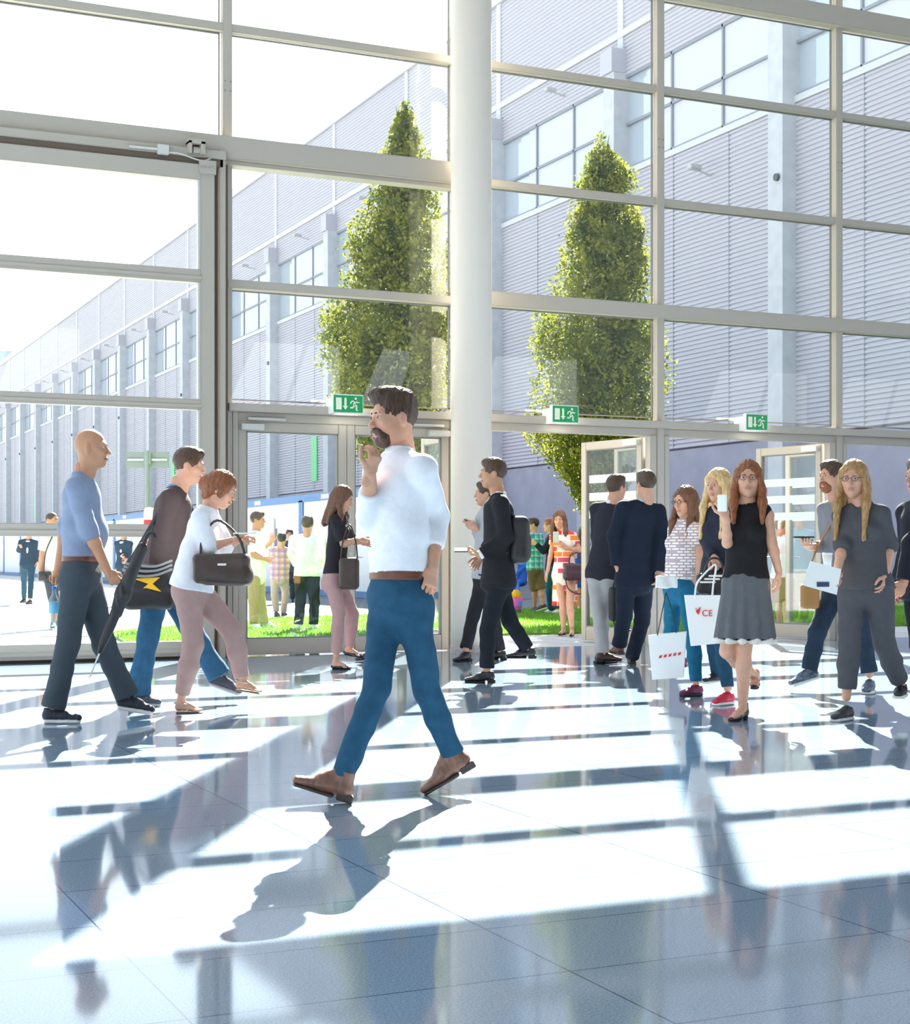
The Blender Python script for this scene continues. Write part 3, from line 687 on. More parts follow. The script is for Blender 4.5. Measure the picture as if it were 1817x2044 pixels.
class Rbox:
    def __init__(s, c, h, r, R=None, k=None, op='add'): s.c = np.asarray(c, float); s.h = np.asarray(h, float); s.rad = r; s.R = R; s.k = k; s.op = op
    def box(s): m = np.full(3, np.linalg.norm(s.h)) if s.R is not None else s.h; return s.c-m, s.c+m
    def d(s, X, Y, Z):
        p = [X-s.c[0], Y-s.c[1], Z-s.c[2]]
        if s.R is not None: p = [p[0]*s.R[0][i]+p[1]*s.R[1][i]+p[2]*s.R[2][i] for i in range(3)]
        q = [np.abs(p[i])-(s.h[i]-s.rad) for i in range(3)]
        o = np.sqrt(sum(np.maximum(a, 0)**2 for a in q)); return o+np.minimum(np.maximum(np.maximum(q[0], q[1]), q[2]), 0)-s.rad
def smin(a, b, k): h = np.clip(.5+.5*(b-a)/k, 0, 1); return b*(1-h)+a*h-k*h*(1-h)
def solid(prims, res, k=.02, disp=None, cut=None):
    adds = [p for p in prims if p.op == 'add']
    lo = np.min([p.box()[0] for p in adds], 0)-res*2.5; hi = np.max([p.box()[1] for p in adds], 0)+res*2.5
    n = np.ceil((hi-lo)/res).astype(int)+1
    ax = [lo[i]+np.arange(n[i])*res for i in range(3)]
    D = np.full(n, .3, np.float32)
    for p in prims:
        kk = p.k if p.k is not None else k; a, b = p.box(); m = kk*1.2+res*3
        i0 = np.maximum(((a-m-lo)/res).astype(int), 0); i1 = np.minimum(np.ceil((b+m-lo)/res).astype(int)+1, n)
        if (i1 <= i0).any(): continue
        s = tuple(slice(i0[i], i1[i]) for i in range(3))
        X, Y, Z = ax[0][s[0]][:, None, None].astype(np.float32), ax[1][s[1]][None, :, None].astype(np.float32), ax[2][s[2]][None, None, :].astype(np.float32)
        d = p.d(X, Y, Z)
        D[s] = smin(D[s], d, max(kk, 1e-4)) if p.op == 'add' else -smin(-D[s], d, max(kk, 1e-4))
    if disp or cut:
        X, Y, Z = ax[0][:, None, None].astype(np.float32), ax[1][None, :, None].astype(np.float32), ax[2][None, None, :].astype(np.float32)
        if disp: D = D+disp(X, Y, Z)
        if cut:
            for q, nv in cut: D = np.maximum(D, (X-q[0])*nv[0]+(Y-q[1])*nv[1]+(Z-q[2])*nv[2])
    D[0] = D[-1] = .1; D[:, 0] = D[:, -1] = .1; D[:, :, 0] = D[:, :, -1] = .1
    return nets(D, lo, res)
def nets(D, lo, res):
    ins = D < 0; nx, ny, nz = D.shape
    cnt = np.zeros((nx-1, ny-1, nz-1), np.int8); S = np.zeros((nx-1, ny-1, nz-1, 3), np.float32); W = np.zeros((nx-1, ny-1, nz-1), np.float32)
    c8 = np.zeros((nx-1, ny-1, nz-1), np.int8)
    for i in (0, 1):
        for j in (0, 1):
            for k in (0, 1): c8 += ins[i:nx-1+i, j:ny-1+j, k:nz-1+k]
    act = (c8 > 0) & (c8 < 8); I = np.argwhere(act); idx = -np.ones(act.shape, np.int32); idx[act] = np.arange(len(I))
    P = np.zeros((len(I), 3)); C = np.zeros(len(I))
    for ax in range(3):
        o = [a for a in range(3) if a != ax]
        for u in (0, 1):
            for v in (0, 1):
                a = I.copy(); a[:, o[0]] += u; a[:, o[1]] += v; b = a.copy(); b[:, ax] += 1
                da = D[a[:, 0], a[:, 1], a[:, 2]]; db = D[b[:, 0], b[:, 1], b[:, 2]]
                m = (da < 0) != (db < 0); t = np.where(m, da/np.where(m, da-db, 1), 0)
                p = a.astype(float); p[:, ax] += t; P += p*m[:, None]; C += m
    V = P/np.maximum(C, 1)[:, None]*res+lo
    Q = []
    for ax in range(3):
        o1, o2 = [(1, 2), (2, 0), (0, 1)][ax]
        sl = [slice(1, -1)]*3; sl[ax] = slice(0, -1); sh = list(sl); sh[ax] = slice(1, None)
        A = ins[tuple(sl)]; B = ins[tuple(sh)]; e = np.argwhere(A != B)
        if not len(e): continue
        off = np.array([1, 1, 1]); off[ax] = 0; e = e+off; fl = ins[e[:, 0], e[:, 1], e[:, 2]]
        def g(u, v): 
            q = e.copy(); q[:, o1] -= u; q[:, o2] -= v; return idx[q[:, 0], q[:, 1], q[:, 2]]
        q = np.stack([g(0, 0), g(1, 0), g(1, 1), g(0, 1)], 1); q[~fl] = q[~fl][:, ::-1]; Q.append(q)
    Q = np.concatenate(Q)
    return V, Q
def join(parts):
    vs = []; fs = []; n = 0
    for v, f in parts: vs.append(v); fs.append(np.asarray(f)+n); n += len(v)
    return np.concatenate(vs), np.concatenate(fs)

# ------------------------------------------------------------------ head, hair, hands and shoes (built once each, then posed)
# head frame: x forward, y to the person's left, z up, origin in the skull
def sideboth(fn): return [fn(1), fn(-1)]
def head_mesh(fem):
    j = .90 if fem else 1.0
    P = [Ell((-.012, 0, .022), (.097, .076, .092)), Ell((.028, 0, -.045), (.066, .060*j, .078), k=.03), Ell((.058, 0, -.103), (.028*j, .026*j, .026), k=.03)]
    P += sideboth(lambda s: Ell((.012, s*.042*j, -.072), (.034, .022, .032), k=.03))
    P += sideboth(lambda s: Ell((.058, s*.040, -.028), (.024, .022, .022), k=.02))
    P += [Cap((.080, -.034, .018), (.080, .034, .018), .012, k=.018)]
    P += sideboth(lambda s: Ell((.103, s*.031, -.002), (.018, .017, .010), k=.008, op='sub'))
    P += [Cap((.088, 0, .006), (.113, 0, -.036), .0065, .0115, k=.010)]
    P += sideboth(lambda s: Ell((.102, s*.012, -.041), (.009, .008, .007), k=.006))
    P += [Ell((.095, 0, -.069), (.010, .022, .006), k=.006), Ell((.093, 0, -.080), (.010, .019, .006), k=.006), Ell((.094, 0, -.0745), (.020, .022, .0022), k=.003, op='sub')]
    P += sideboth(lambda s: Ell((-.008, s*.077, -.012), (.018, .009, .031), k=.006))
    P += [Cap((-.018, 0, -.05), (-.034, 0, -.165), .050 if fem else .056, .050 if fem else .060, k=.03)]
    return solid(P, .0045, .02)
def eye_mesh():
    return [solid([Ell((.0800, s*.031, -.002), (.0125, .0125, .0068))], .0028, .005) for s in (1, -1)], [solid([Ell((.0908, s*.031, -.002), (.0030, .0056, .0050))], .0018, .003) for s in (1, -1)]
def brow_mesh(): return join([solid([Cap((.096, s*.016, .017), (.086, s*.044, .018), .0045, .003)], .0028, .004) for s in (1, -1)])
def lip_mesh(): return solid([Ell((.0968, 0, -.0700), (.008, .020, .0042)), Ell((.0955, 0, -.0785), (.008, .017, .0048))], .0026, .004)
def strands(amp, f=70):
    return lambda X, Y, Z: amp*(np.sin(np.arctan2(Y, X-.0)*f+6*np.sin(Z*14))*.6+np.sin(X*160+Z*40)*.25+np.sin(Y*210-Z*30)*.3)
FACE = [Ell((.120, 0, -.026), (.074, .065, .100), k=.008, op='sub')]
def hair_mesh(kind):
    cap = Ell((-.016, 0, .026), (.106, .087, .101))
    ears = sideboth(lambda s: Ell((.008, s*.092, -.038), (.042, .034, .050), k=.006, op='sub'))
    if kind == 'buzz':
        P = [Ell((-.014, 0, .023), (.0995, .079, .0945))]+FACE+sideboth(lambda s: Ell((.02, s*.085, -.03), (.04, .03, .04), k=.006, op='sub'))+[Rbox((0, 0, -.16), (.2, .2, .10), .01, k=.01, op='sub')]
        return solid(P, .0045, .015, strands(.0006))
    if kind == 'short':
        P = [cap, Ell((.03, 0, .088), (.065, .062, .032), k=.03)]+FACE+ears+[Rbox((0, 0, -.185), (.2, .2, .105), .02, k=.02, op='sub')]
        return solid(P, .0045, .02, strands(.0022))
    if kind == 'quiff':
        P = [Ell((-.016, 0, .024), (.101, .081, .097)), Ell((.045, 0, .098), (.062, .058, .036), k=.03), Ell((-.03, 0, .09), (.06, .06, .03), k=.03)]+FACE+ears+[Rbox((0, 0, -.185), (.2, .2, .105), .02, k=.02, op='sub')]
        return solid(P, .0045, .02, strands(.003))
    if kind == 'bun':
        P = [Ell((-.018, 0, .026), (.112, .094, .105)), Ell((-.115, 0, -.01), (.058, .058, .062), k=.03), Cap((-.06, .05, -.02), (-.08, .03, -.09), .045, .03), Cap((-.06, -.05, -.02), (-.08, -.03, -.09), .045, .03), Cap((.05, .06, .03), (.03, .08, -.05), .02, .014), Cap((.05, -.06, .03), (.03, -.08, -.05), .02, .014)]+FACE
        return solid(P, .0045, .03, strands(.004))
    L = {'long': .30, 'verylong': .40, 'bob': .17}[kind]
    P = [Ell((-.016, 0, .026), (.109, .090, .104))]
    for s in (1, -1):
        P += [Cap((.035, s*.066, .04), (.025, s*.090, -.08), .024, .024), Cap((.025, s*.090, -.08), (.070, s*.095, -.17), .026, .027), Cap((.070, s*.095, -.17), (.13 if L > .35 else .115 if L > .2 else .04, s*.092, -L), .027, .014),
              Cap((-.03, s*.06, -.02), (-.03, s*.095, -L*.9), .042, .026), Cap((-.07, s*.03, -.02), (-.085, s*.05, -L*.95), .05, .028)]
    P += [Cap((-.06, 0, -.02), (-.09, 0, -L), .055, .035)]
    P += FACE+[Cap((.11, 0, -.10), (.10, 0, -L-.1), .060, .066, k=.015, op='sub')]
    return solid(P, .0055, .03, strands(.0035, 46))
def beard_mesh(): return solid([Ell((.056, 0, -.104), (.040, .044, .034)), Cap((.058, .030, -.085), (.008, .056, -.045), .022, .014), Cap((.058, -.030, -.085), (.008, -.056, -.045), .022, .014), Cap((.096, .020, -.060), (.098, 0, -.058), .0075), Cap((.096, -.020, -.060), (.098, 0, -.058), .0075), Cap((.088, .026, -.062), (.076, .034, -.085), .010), Cap((.088, -.026, -.062), (.076, -.034, -.085), .010)], .0045, .02, strands(.002))
def glasses_mesh():
    m = MB()
    for s in (1, -1):
        m.tube([(.108, s*.031+.021*math.cos(t), -.003+.016*math.sin(t)) for t in np.linspace(0, 2*PI, 17)], .0018, 5); m.tube([(.107, s*.052, .002), (.09, s*.075, .003), (0, s*.083, .0)], .0018, 5)
    m.tube([(.108, .010, .0), (.111, 0, .002), (.108, -.010, .0)], .0018, 5); return m
# hand frame: x along the fingers, y to the thumb side, z back of the hand
def hand_mesh(pose, res=.0032):
    c = {'relax': (22, 30, 20), 'grip': (68, 80, 45), 'open': (6, 9, 5), 'hold': (38, 50, 30)}[pose]; cs = np.radians(c)
    P = [Cap((-.045, 0, 0), (.01, 0, 0), .027, .026, w=(0, 1, 0), fl=.78), Cap((.02, .003, 0), (.078, .001, -.001), .033, .040, w=(0, 1, 0), fl=.40, flb=.30, k=.02)]
    for y, L, x0, sp in ((.030, .070, .084, .10), (.010, .079, .090, .03), (-.010, .073, .087, -.04), (-.029, .057, .079, -.12)):
        p = np.array((x0-.012, y, -.001)); a = 0.; r = .0088 if y > -.02 else .0078
        for i, fr in enumerate((.46, .30, .24)):
            a += cs[i]; q = p+L*fr*np.array((math.cos(a)*math.cos(sp), math.sin(sp), -math.sin(a))); P.append(Cap(p, q, r, r*.93, k=.0035)); p = q; r *= .93
    t0 = np.array((.022, .026, -.006)); g = {'relax': .25, 'grip': .9, 'open': .0, 'hold': .55}[pose]
    d1 = nrm((.62, .72-.35*g, -.2-.5*g)); t1 = t0+.044*d1; d2 = nrm((.8, .42-.6*g, -.25-.4*g)); t2 = t1+.032*d2; t3 = t2+.024*nrm(d2+np.array((.2, -.25*g-.1, 0)))
    P += [Cap(t0, t1, .0135, .0112, k=.012), Cap(t1, t2, .0108, .0095, k=.004), Cap(t2, t3, .0095, .0078, k=.004)]
    return solid(P, res, .006)
# shoe frame: x heel to toe (ankle joint at x=0, z=.08), z up
def shoe_mesh(kind):
    up = []; so = []
    if kind == 'sneaker':
        up = [Cap((-.035, 0, .050), (.07, 0, .048), .038, .043, w=(0, 1, 0), fl=.9), Cap((.07, 0, .046), (.160, 0, .034), .044, .036, w=(0, 1, 0), fl=.75, flb=.6), Cap((-.028, 0, .05), (-.02, 0, .092), .036, .037, cutb=True), Cap((.0, 0, .082), (.08, 0, .060), .030, .024)]
        so = [Cap((-.040, 0, .014), (.155, 0, .012), .045, .047, w=(0, 1, 0), fl=.40, k=.01), Cap((.05, 0, .014), (.1, 0, .014), .049, .050, w=(0, 1, 0), fl=.36)]
    elif kind == 'dress':
        up = [Cap((-.035, 0, .050), (.07, 0, .045), .035, .039, w=(0, 1, 0), fl=.9), Cap((.07, 0, .042), (.178, 0, .027), .040, .028, w=(0, 1, 0), fl=.70, flb=.55), Cap((-.03, 0, .05), (-.022, 0, .090), .033, .035, cutb=True), Cap((.0, 0, .078), (.07, 0, .055), .027, .022)]
        so = [Cap((.02, 0, .009), (.178, 0, .009), .040, .032, w=(0, 1, 0), fl=.24), Rbox((-.038, 0, .014), (.034, .033, .014), .005)]
    elif kind == 'boot':
        up = [Cap((-.035, 0, .050), (.07, 0, .048), .037, .041, w=(0, 1, 0), fl=.9), Cap((.07, 0, .044), (.178, 0, .030), .042, .031, w=(0, 1, 0), fl=.75, flb=.6), Cap((-.02, 0, .05), (-.010, 0, .125), .038, .042, cutb=True), Cap((.0, 0, .11), (.08, 0, .062), .034, .026)]
        so = [Cap((.02, 0, .010), (.18, 0, .010), .043, .035, w=(0, 1, 0), fl=.26), Rbox((-.038, 0, .016), (.036, .036, .017), .005)]
    elif kind == 'ballet':
        up = [Cap((-.035, 0, .034), (.07, 0, .030), .032, .035, w=(0, 1, 0), fl=.8), Cap((.07, 0, .028), (.165, 0, .021), .036, .026, w=(0, 1, 0), fl=.6, flb=.5), Ell((.02, 0, .070), (.060, .028, .036), k=.006, op='sub')]
        so = [Cap((-.035, 0, .006), (.165, 0, .006), .034, .030, w=(0, 1, 0), fl=.20)]
    elif kind == 'heel':
        up = [Cap((-.030, 0, .058), (.07, 0, .036), .031, .034, w=(0, 1, 0), fl=.85), Cap((.07, 0, .030), (.165, 0, .021), .036, .026, w=(0, 1, 0), fl=.6, flb=.5), Cap((-.022, 0, .06), (-.012, 0, .125), .032, .034, cutb=True), Ell((.055, 0, .085), (.055, .040, .042), k=.006, op='sub')]
        so = [Cap((.05, 0, .008), (.165, 0, .007), .035, .030, w=(0, 1, 0), fl=.22), Cap((-.032, 0, .045), (-.036, 0, .0), .024, .019, cutb=True)]
    elif kind == 'sandal':
        up = [Cap((.05, -.045, .022), (.075, 0, .066), .005), Cap((.05, .045, .022), (.075, 0, .066), .005), Cap((.075, 0, .066), (.14, .006, .028), .005), Cap((-.045, -.02, .085), (-.055, 0, .085), .005), Cap((-.05, -.022, .08), (.03, -.04, .075), .004), Cap((-.05, .022, .08), (.03, .04, .075), .004), Cap((.03, -.04, .075), (.075, 0, .066), .004), Cap((.03, .04, .075), (.075, 0, .066), .004)]
        so = [Cap((-.035, 0, .006), (.160, 0, .006), .036, .040, w=(0, 1, 0), fl=.18)]
    return solid(up, .0042, .015, (lambda X, Y, Z: .0006*np.sin(X*260)) if kind != 'sandal' else None), solid(so, .0042, .008, cut=[((0, 0, .0), (0, 0, -1))])
def foot_mesh():   # bare foot for sandals, low shoes
    P = [Cap((0, 0, .10), (-.02, 0, .04), .034, .030), Cap((-.02, 0, .036), (.09, 0, .030), .029, .036, w=(0, 1, 0), fl=.8, flb=.6), Cap((0, 0, .07), (.09, 0, .034), .028, .024)]
    for i, y in enumerate((.020, .004, -.009, -.020, -.030)):
        P.append(Cap((.095, y, .022), (.155-.007*i, y*1.05, .017), .0115 if i == 0 else .0085, .0105 if i == 0 else .0075, k=.006))
    return solid(P, .0042, .012)
_C = {}
def cached(key, fn):
    if key not in _C: _C[key] = fn()
    return _C[key]

SKIN = {'fair': mat('skin_fair', (.60, .325, .22), .55, noise=.08, nscale=25, spec=.35), 'tan': mat('skin_tan', (.50, .255, .15), .55, noise=.08, nscale=25, spec=.35)}
def hairmat(n, c): return mat('hair_'+n, c, .42, noise=.5, nscale=30, stretch=(6, 6, .6), spec=.5)
HAIR = {'brown': hairmat('brown', (.065, .032, .016)), 'dark': hairmat('dark', (.025, .015, .011)), 'auburn': hairmat('auburn', (.24, .075, .022)),
        'blond': hairmat('blond', (.62, .42, .18)), 'darkblond': hairmat('darkblond', (.36, .20, .075)), 'grey': hairmat('grey', (.16, .12, .10)), 'chestnut': hairmat('chestnut', (.13, .052, .022)), 'stubble': hairmat('stubble', (.34, .20, .14))}
EYEW = mat('eye_white', (.55, .50, .46), .4); IRIS = mat('iris', (.03, .02, .015), .15); LIP = mat('lips', (.46, .19, .16), .5)
def cloth(n, c, noise=.05, rough=.85): return mat('cloth_'+n, c, rough, noise=noise, nscale=22, bump=.25, bscale=45, spec=.2)
def wrinkle(amp, f=26, ph=0.):
    return lambda X, Y, Z: amp*(np.sin(Z*f+3*np.sin(X*9+ph)+2*np.sin(Y*11))*.6+np.sin(Z*f*1.9+X*17-Y*13+ph)*.35)

def frame3(x, z):                       # right-handed frame from a forward and an approximate up vector
    x = nrm(x); y = nrm(np.cross(z, x)); z = np.cross(x, y); return np.stack([x, y, z])   # rows
def xform(m, R, o, s=1.0, mirror=False):
    v, f = m; v = np.array(v, float)*s
    if mirror: v = v*[1, -1, 1]; f = np.asarray(f)[:, ::-1]
    return v@R+o, f

def person(label, Z, base, head, neck, hip, face, armL, armR, legL, legR, o, group=None):
    """pixel-traced joints at depth Z (metres). base: (u) column of the ground point. face: torso yaw, head may carry its own yaw.
    arm: [elbow, wrist, (hand)] ; leg: [knee, ankle, toe]; each joint (u, v, dz)"""
    fem = o.get('fem', False); res = o.get('res', .010)
    B = loc(base, HY, Z); B[2] = 0
    gw = world(B[0], B[1]); root = empty('person', (gw[0], gw[1], 0), -YAW); tag(root, label, 'person', group)
    def J(p, dz0=0.0):
        dz = p[2] if len(p) > 2 else dz0
        return loc(p[0], p[1], Z+dz)-B
    a_ = math.radians(face); fwd = np.array([math.sin(a_), -math.cos(a_), 0]); lef = np.array([math.cos(a_), math.sin(a_), 0])
    S = o.get('s', 1.0)*(.93 if fem else 1.0)
    hp = J(hip); nk = J(neck); sw = (.138 if fem else .162)*S*o.get('sh', 1); hw = (.088 if fem else .085)*S
    up = nrm(nk-hp); latn = nrm(lef-up*(lef@up)); tilt = o.get('shtilt', 0)*np.array([0, 0, 1.0])
    shc = nk-up*.045*S
    shL, shR = shc+latn*sw-up*.032*S+tilt, shc-latn*sw-up*.032*S-tilt
    hpL, hpR = hp+lef*hw, hp-lef*hw
    flat_ = []
    def limb(pts, root_, side):
        out = []; base_dz = root_[1]; g = None; flat_.append(len(pts[-1]) > 2 and pts[-1][2] == 'g')
        if len(pts[-1]) > 2 and pts[-1][2] in ('g', 't'):          # this foot stands on the ground: its row gives its depth
            g = F*(EYE-.012)/(pts[-1][1]-HY)-Z
            pts = [pts[0], (pts[1][0], pts[1][1], g), (pts[2][0], pts[2][1], g)]
            if len(pts[0]) == 2: base_dz = (base_dz+g)/2
        for p in pts: out.append(J(p, base_dz))
        return out
    aL, aR = limb(armL, shL, 1), limb(armR, shR, -1); lL, lR = limb(legL, hpL, 1), limb(legR, hpR, -1)
    # plausible bone lengths: fill in missing length with depth towards the body's front/back
    def fix(p, q, L, sgn):
        d = q-p; h2 = d[0]**2+d[2]**2; want = L*L-h2
        if want > 0:
            q = q.copy(); cur = d[1]; tgt = math.sqrt(want)
            if abs(cur) > tgt: q[1] = p[1]+math.copysign(tgt, cur)
            elif sgn: q[1] = p[1]+min(tgt, .22)*sgn
        return q
    ua, fa, th, sh_ = .30*S, .26*S, .44*S, .43*S
    for arm, shp in ((aL, shL), (aR, shR)):
        arm[0] = fix(shp, arm[0], ua, 0); arm[1] = fix(arm[0], arm[1], fa, 0)
    # ---- skin body
    P = []; k_ = .02
    thr, knr, anr = (.082, .054, .036) if not fem else (.078, .050, .033)
    bt_ = (o.get('bottom') or {}).get('kind'); us_ = .80 if bt_ == 'trousers' else 1.0; u1_ = .82 if bt_ in ('trousers', 'shorts', 'skirt') else .95
    rU, rE, rW = (.047, .039, .028) if not fem else (.038, .033, .024)
    mid = hp+(nk-hp)*.45
    P += [Cap(hp, mid, .130*S, .118*S, w=latn, fl=.70), Cap(mid, shc-up*.08, .125*S, .138*S if not fem else .125*S, w=latn, fl=.72), Cap(shL, shR, .044*S), Cap(shc-up*.05, nk+up*.05, .058*S, .050*S)]
    for hj, lg in ((hpL, lL), (hpR, lR)):
        P += [Cap(hj, lg[0], thr*S*u1_, knr*S*us_), Cap(lg[0], lg[0]+(lg[1]-lg[0])*.35, knr*S*us_, .055*S*(.95 if fem else 1)*us_), Cap(lg[0]+(lg[1]-lg[0])*.35, lg[1], .053*S*us_, anr*S*(.92 if us_ < 1 else 1))]
    for sj, ar in ((shL, aL), (shR, aR)):
        P += [Cap(sj, ar[0], rU*S, rE*S), Cap(ar[0], ar[0]+(ar[1]-ar[0])*.3, rE*S, .041*S if not fem else .034*S), Cap(ar[0]+(ar[1]-ar[0])*.3, ar[1], .039*S if not fem else .033*S, rW*S)]
    skin_parts = []
    bare_legs = o.get('bare_legs', False)
    skin_parts.append(solid(P, res, k_))
    # head
    hf = o.get('hface', face); ha = math.radians(hf); pit = math.radians(o.get('pitch', 0)); ff = np.array([math.sin(ha)*math.cos(pit), -math.cos(ha)*math.cos(pit), math.sin(pit)])
    roll = o.get('roll', 0); HR = frame3(ff, np.array([0, 0, 1.])+roll*np.cross([0, 0, 1.], ff)); hc = J(head); hs = S*o.get('hs', 1.0)*(1.02 if fem else 1.0)
    skin_parts.append(xform(cached(('head', fem), lambda: head_mesh(fem)), HR, hc, hs))
    skin_parts.append(solid([Cap(hc-HR[2]*.06*hs-HR[0]*.015*hs, nk, .050*S, .056*S), Cap(nk, shc-up*.05*S, .06*S, .09*S, w=latn, fl=.8)], .009, .02))
    # hands
    hands = {}
    for side, ar, pose, sj in ((1, aL, o.get('handL', 'relax'), shL), (-1, aR, o.get('handR', 'relax'), shR)):
        if len(ar) > 2: hd = nrm(ar[2]-ar[1])
        else: hd = nrm(ar[1]-ar[0])
        # palm: faces the thigh when hanging, up/inwards when raised
        pn = o.get('palmL' if side > 0 else 'palmR', None)
        back = lef*side if pn is None else np.asarray(pn, float)          # direction the back of the hand points
        x = hd; z = nrm(back-x*(back@x)); y = np.cross(z, x)
        Rm = np.stack([x, y, z])
        thumb_fwd = y@(fwd+np.array([0, 0, .4]))
        mirror = thumb_fwd < 0
        hm = cached(('hand', pose, o.get('hres', .0034)), lambda: hand_mesh(pose, o.get('hres', .0034)))
        skin_parts.append(xform(hm, Rm, ar[1], S*.97, mirror)); hands[side] = ar[1]+x*.085*S-z*.02
    # ---- feet
    shoe = o.get('shoe', 'sneaker'); sc_ = S*(.92 if fem else 1.0)
    shoemats = o['shoemat'] if isinstance(o.get('shoemat'), (list, tuple)) else [o.get('shoemat')]*2
    solem = o.get('solemat', BLACKRUB)
    for i, lg in enumerate((lL, lR)):
        A, T = lg[1], lg[2]; d = T-A; hz = math.hypot(d[0], d[1]); ang = math.atan2(d[2], max(hz, 1e-3)); ref = math.atan2(-.066, .20); pa = ang-ref
        if hz < .02: hdir = fwd
        else: hdir = nrm([d[0], d[1], 0])
        if hz < .12: 
            pa = math.radians(o.get('toepitch', 0)); hdir = nrm(fwd*1.0+hdir*.2)
        if flat_[2+i]:                                   # a standing foot lies flat; what is foreshortened points along the body
            Lf = .20*sc_; q_ = max(-1, min(1, d[0]/Lf)); hdir = np.array([q_, math.copysign(math.sqrt(1-q_*q_), fwd[1]), 0]); pa = 0
        if abs(pa) < .13: pa = 0
        tip = len((legL, legR)[i][-1]) > 2 and (legL, legR)[i][-1][2] == 't'      # standing on the toes
        x = hdir*math.cos(pa)+np.array([0, 0, math.sin(pa)]); R = frame3(x, [0, 0, 1.]); 
        org = A-R[2]*.08*sc_
        if flat_[2+i]: org[2] = 0.0
        elif pa == 0: org[2] = max(org[2], .0) if org[2] > .02 else 0.0
        # never below ground
        if shoe in ('sandal', 'ballet', 'heel') : skin_parts.append(xform(cached('foot', foot_mesh), R, org+R[2]*(.008 if shoe != 'heel' else .014), sc_))
        us, ss = cached(('shoe', shoe), lambda: shoe_mesh(shoe))
        v1, f1 = xform(us, R, org, sc_); v2, f2 = xform(ss, R, org, sc_)
        low = min(v1[:, 2].min(), v2[:, 2].min())
        if low < 0 or tip: v1[:, 2] -= low; v2[:, 2] -= low
        q = link('shoe', v1, f1, shoemats[i], root, True); link('sole', v2, f2, solem, q, True)
        if shoe in ('sneaker', 'dress', 'boot'):
            lm = MB()
            for c in range(4):
                xx = .035+.022*c; z_ = .100-.0115*c if shoe == 'sneaker' else .098-.013*c
                lm.tube([(xx, -.022, z_-.008), (xx+.006, 0, z_+.002), (xx, .022, z_-.008)], .0028, 5)
            v3, f3 = np.array(lm.v), lm.f; v3 = v3*sc_@R+org; v3[:, 2] -= low if tip else min(low, 0)
            link('laces', v3, f3, o.get('lacemat', BLACKRUB), q)
    vv, fq = join(skin_parts); body = link('body', vv, fq, SKIN[o.get('skin', 'fair')], root, True)
    # face features
    if o.get('face', True):
        e, ir = cached('eye', eye_mesh)
        for i in range(2):
            q = link('eye', *xform(e[i], HR, hc, hs), EYEW, root, True); link('iris', *xform(ir[i], HR, hc, hs), IRIS, q, True)
        link('eyebrows', *xform(cached('brow', brow_mesh), HR, hc, hs), HAIR[o.get('browcol', o.get('haircol', 'brown'))] if o.get('haircol') != 'blond' else HAIR['darkblond'], root, True)
        link('lips', *xform(cached('lip', lip_mesh), HR, hc, hs), LIP, root, True)
    if o.get('hair'): link('hair', *xform(cached(('hair', o['hair']), lambda: hair_mesh(o['hair'])), HR, hc, hs), HAIR[o.get('haircol', 'brown')], root, True)
    if o.get('beard'): link('beard', *xform(cached('beard', beard_mesh), HR, hc, hs), HAIR[o['beard']], root, True)
    if o.get('glasses'):
        g = glasses_mesh(); link('glasses', np.array(g.v)*hs@HR+hc, g.f, mat('spectacle_frame', (.03, .025, .02), .3), root)
    # ---- clothes
    T = o['top']; tm = T['mat']; ease = T.get('ease', .012)*.7; low_ = .022 if T.get('hem', 0) < .05 else .0
    hem = hp+(nk-hp)*T.get('hem', 0.0)
    slv = T.get('sleeve', 1.0)       # 0 none .. .5 elbow .. 1 wrist
    bw = T.get('waist', 1.0)
    bust = o.get('bust', fem)
    P = [Cap(hp, mid, (.150*S+ease+low_)*(1.04 if fem else 1), (.122 if fem else .132)*S*bw+ease, w=latn, fl=.76, k=.04), Cap(mid, shc-up*.09*S, (.125 if fem else .135)*S*bw+ease, (.130 if fem else .150)*S+ease, w=latn, fl=.76, k=.03)]
    if slv > 0: P += [Cap(shc+latn*sw*.25, shL, .060*S+ease*.5, .050*S+ease*.6, k=.03), Cap(shc-latn*sw*.25, shR, .060*S+ease*.5, .050*S+ease*.6, k=.03)]
    else: P += [Cap(shc+latn*sw*.74-up*.012, shc-latn*sw*.74-up*.012, .066*S, k=.03)]
    P += [Cap(shc-up*.04*S, nk-up*.012*S, .075*S, .062*S, k=.03)]
    if bust: P += [Ell(shc-up*.14*S+latn*.065*s_+fwd*.075*S, (.06*S, .06*S, .055*S), k=.04) for s_ in (1, -1)]
    if T.get('belly'): P += [Ell(mid+fwd*.04-up*.02, (.13, .13, .14), k=.05)]
    sleeve_ends = []
    for sj, ar in ((shL, aL), (shR, aR)):
        wd = 1+(T.get('swidth', 1.0)-1)*.5
        if slv > 0:
            if slv <= .5: e = sj+(ar[0]-sj)*(slv/.5); P.append(Cap(sj, e, (rU+.008)*S*wd+ease*.5, (rE+.014)*S*wd+ease*.5, cutb=True, k=.022))
            else:
                e = ar[0]+(ar[1]-ar[0])*((slv-.5)/.5*.97); P += [Cap(sj, ar[0], (rU+.007)*S*wd+ease*.5, (rE+.009)*S*wd+ease*.5, k=.022), Cap(ar[0], e, (rE+.009)*S*wd+ease*.5, (rW+.011)*S*wd+ease*.5, cutb=True, k=.03)]
            sleeve_ends.append(e)
    # opening for the neck
    if T.get('vneck'): P.append(Cap(nk+fwd*.09*S+up*.03, nk+fwd*.15*S-up*T['vneck'], .055*S, .012, k=.008, op='sub'))
    P.append(Cap(nk+up*.005*S, nk+up*.12*S, .060*S, .075*S, k=.008, op='sub'))
    cuts = []
    if not T.get('tuck'): cuts.append((hem, tuple(-up*1.0)))
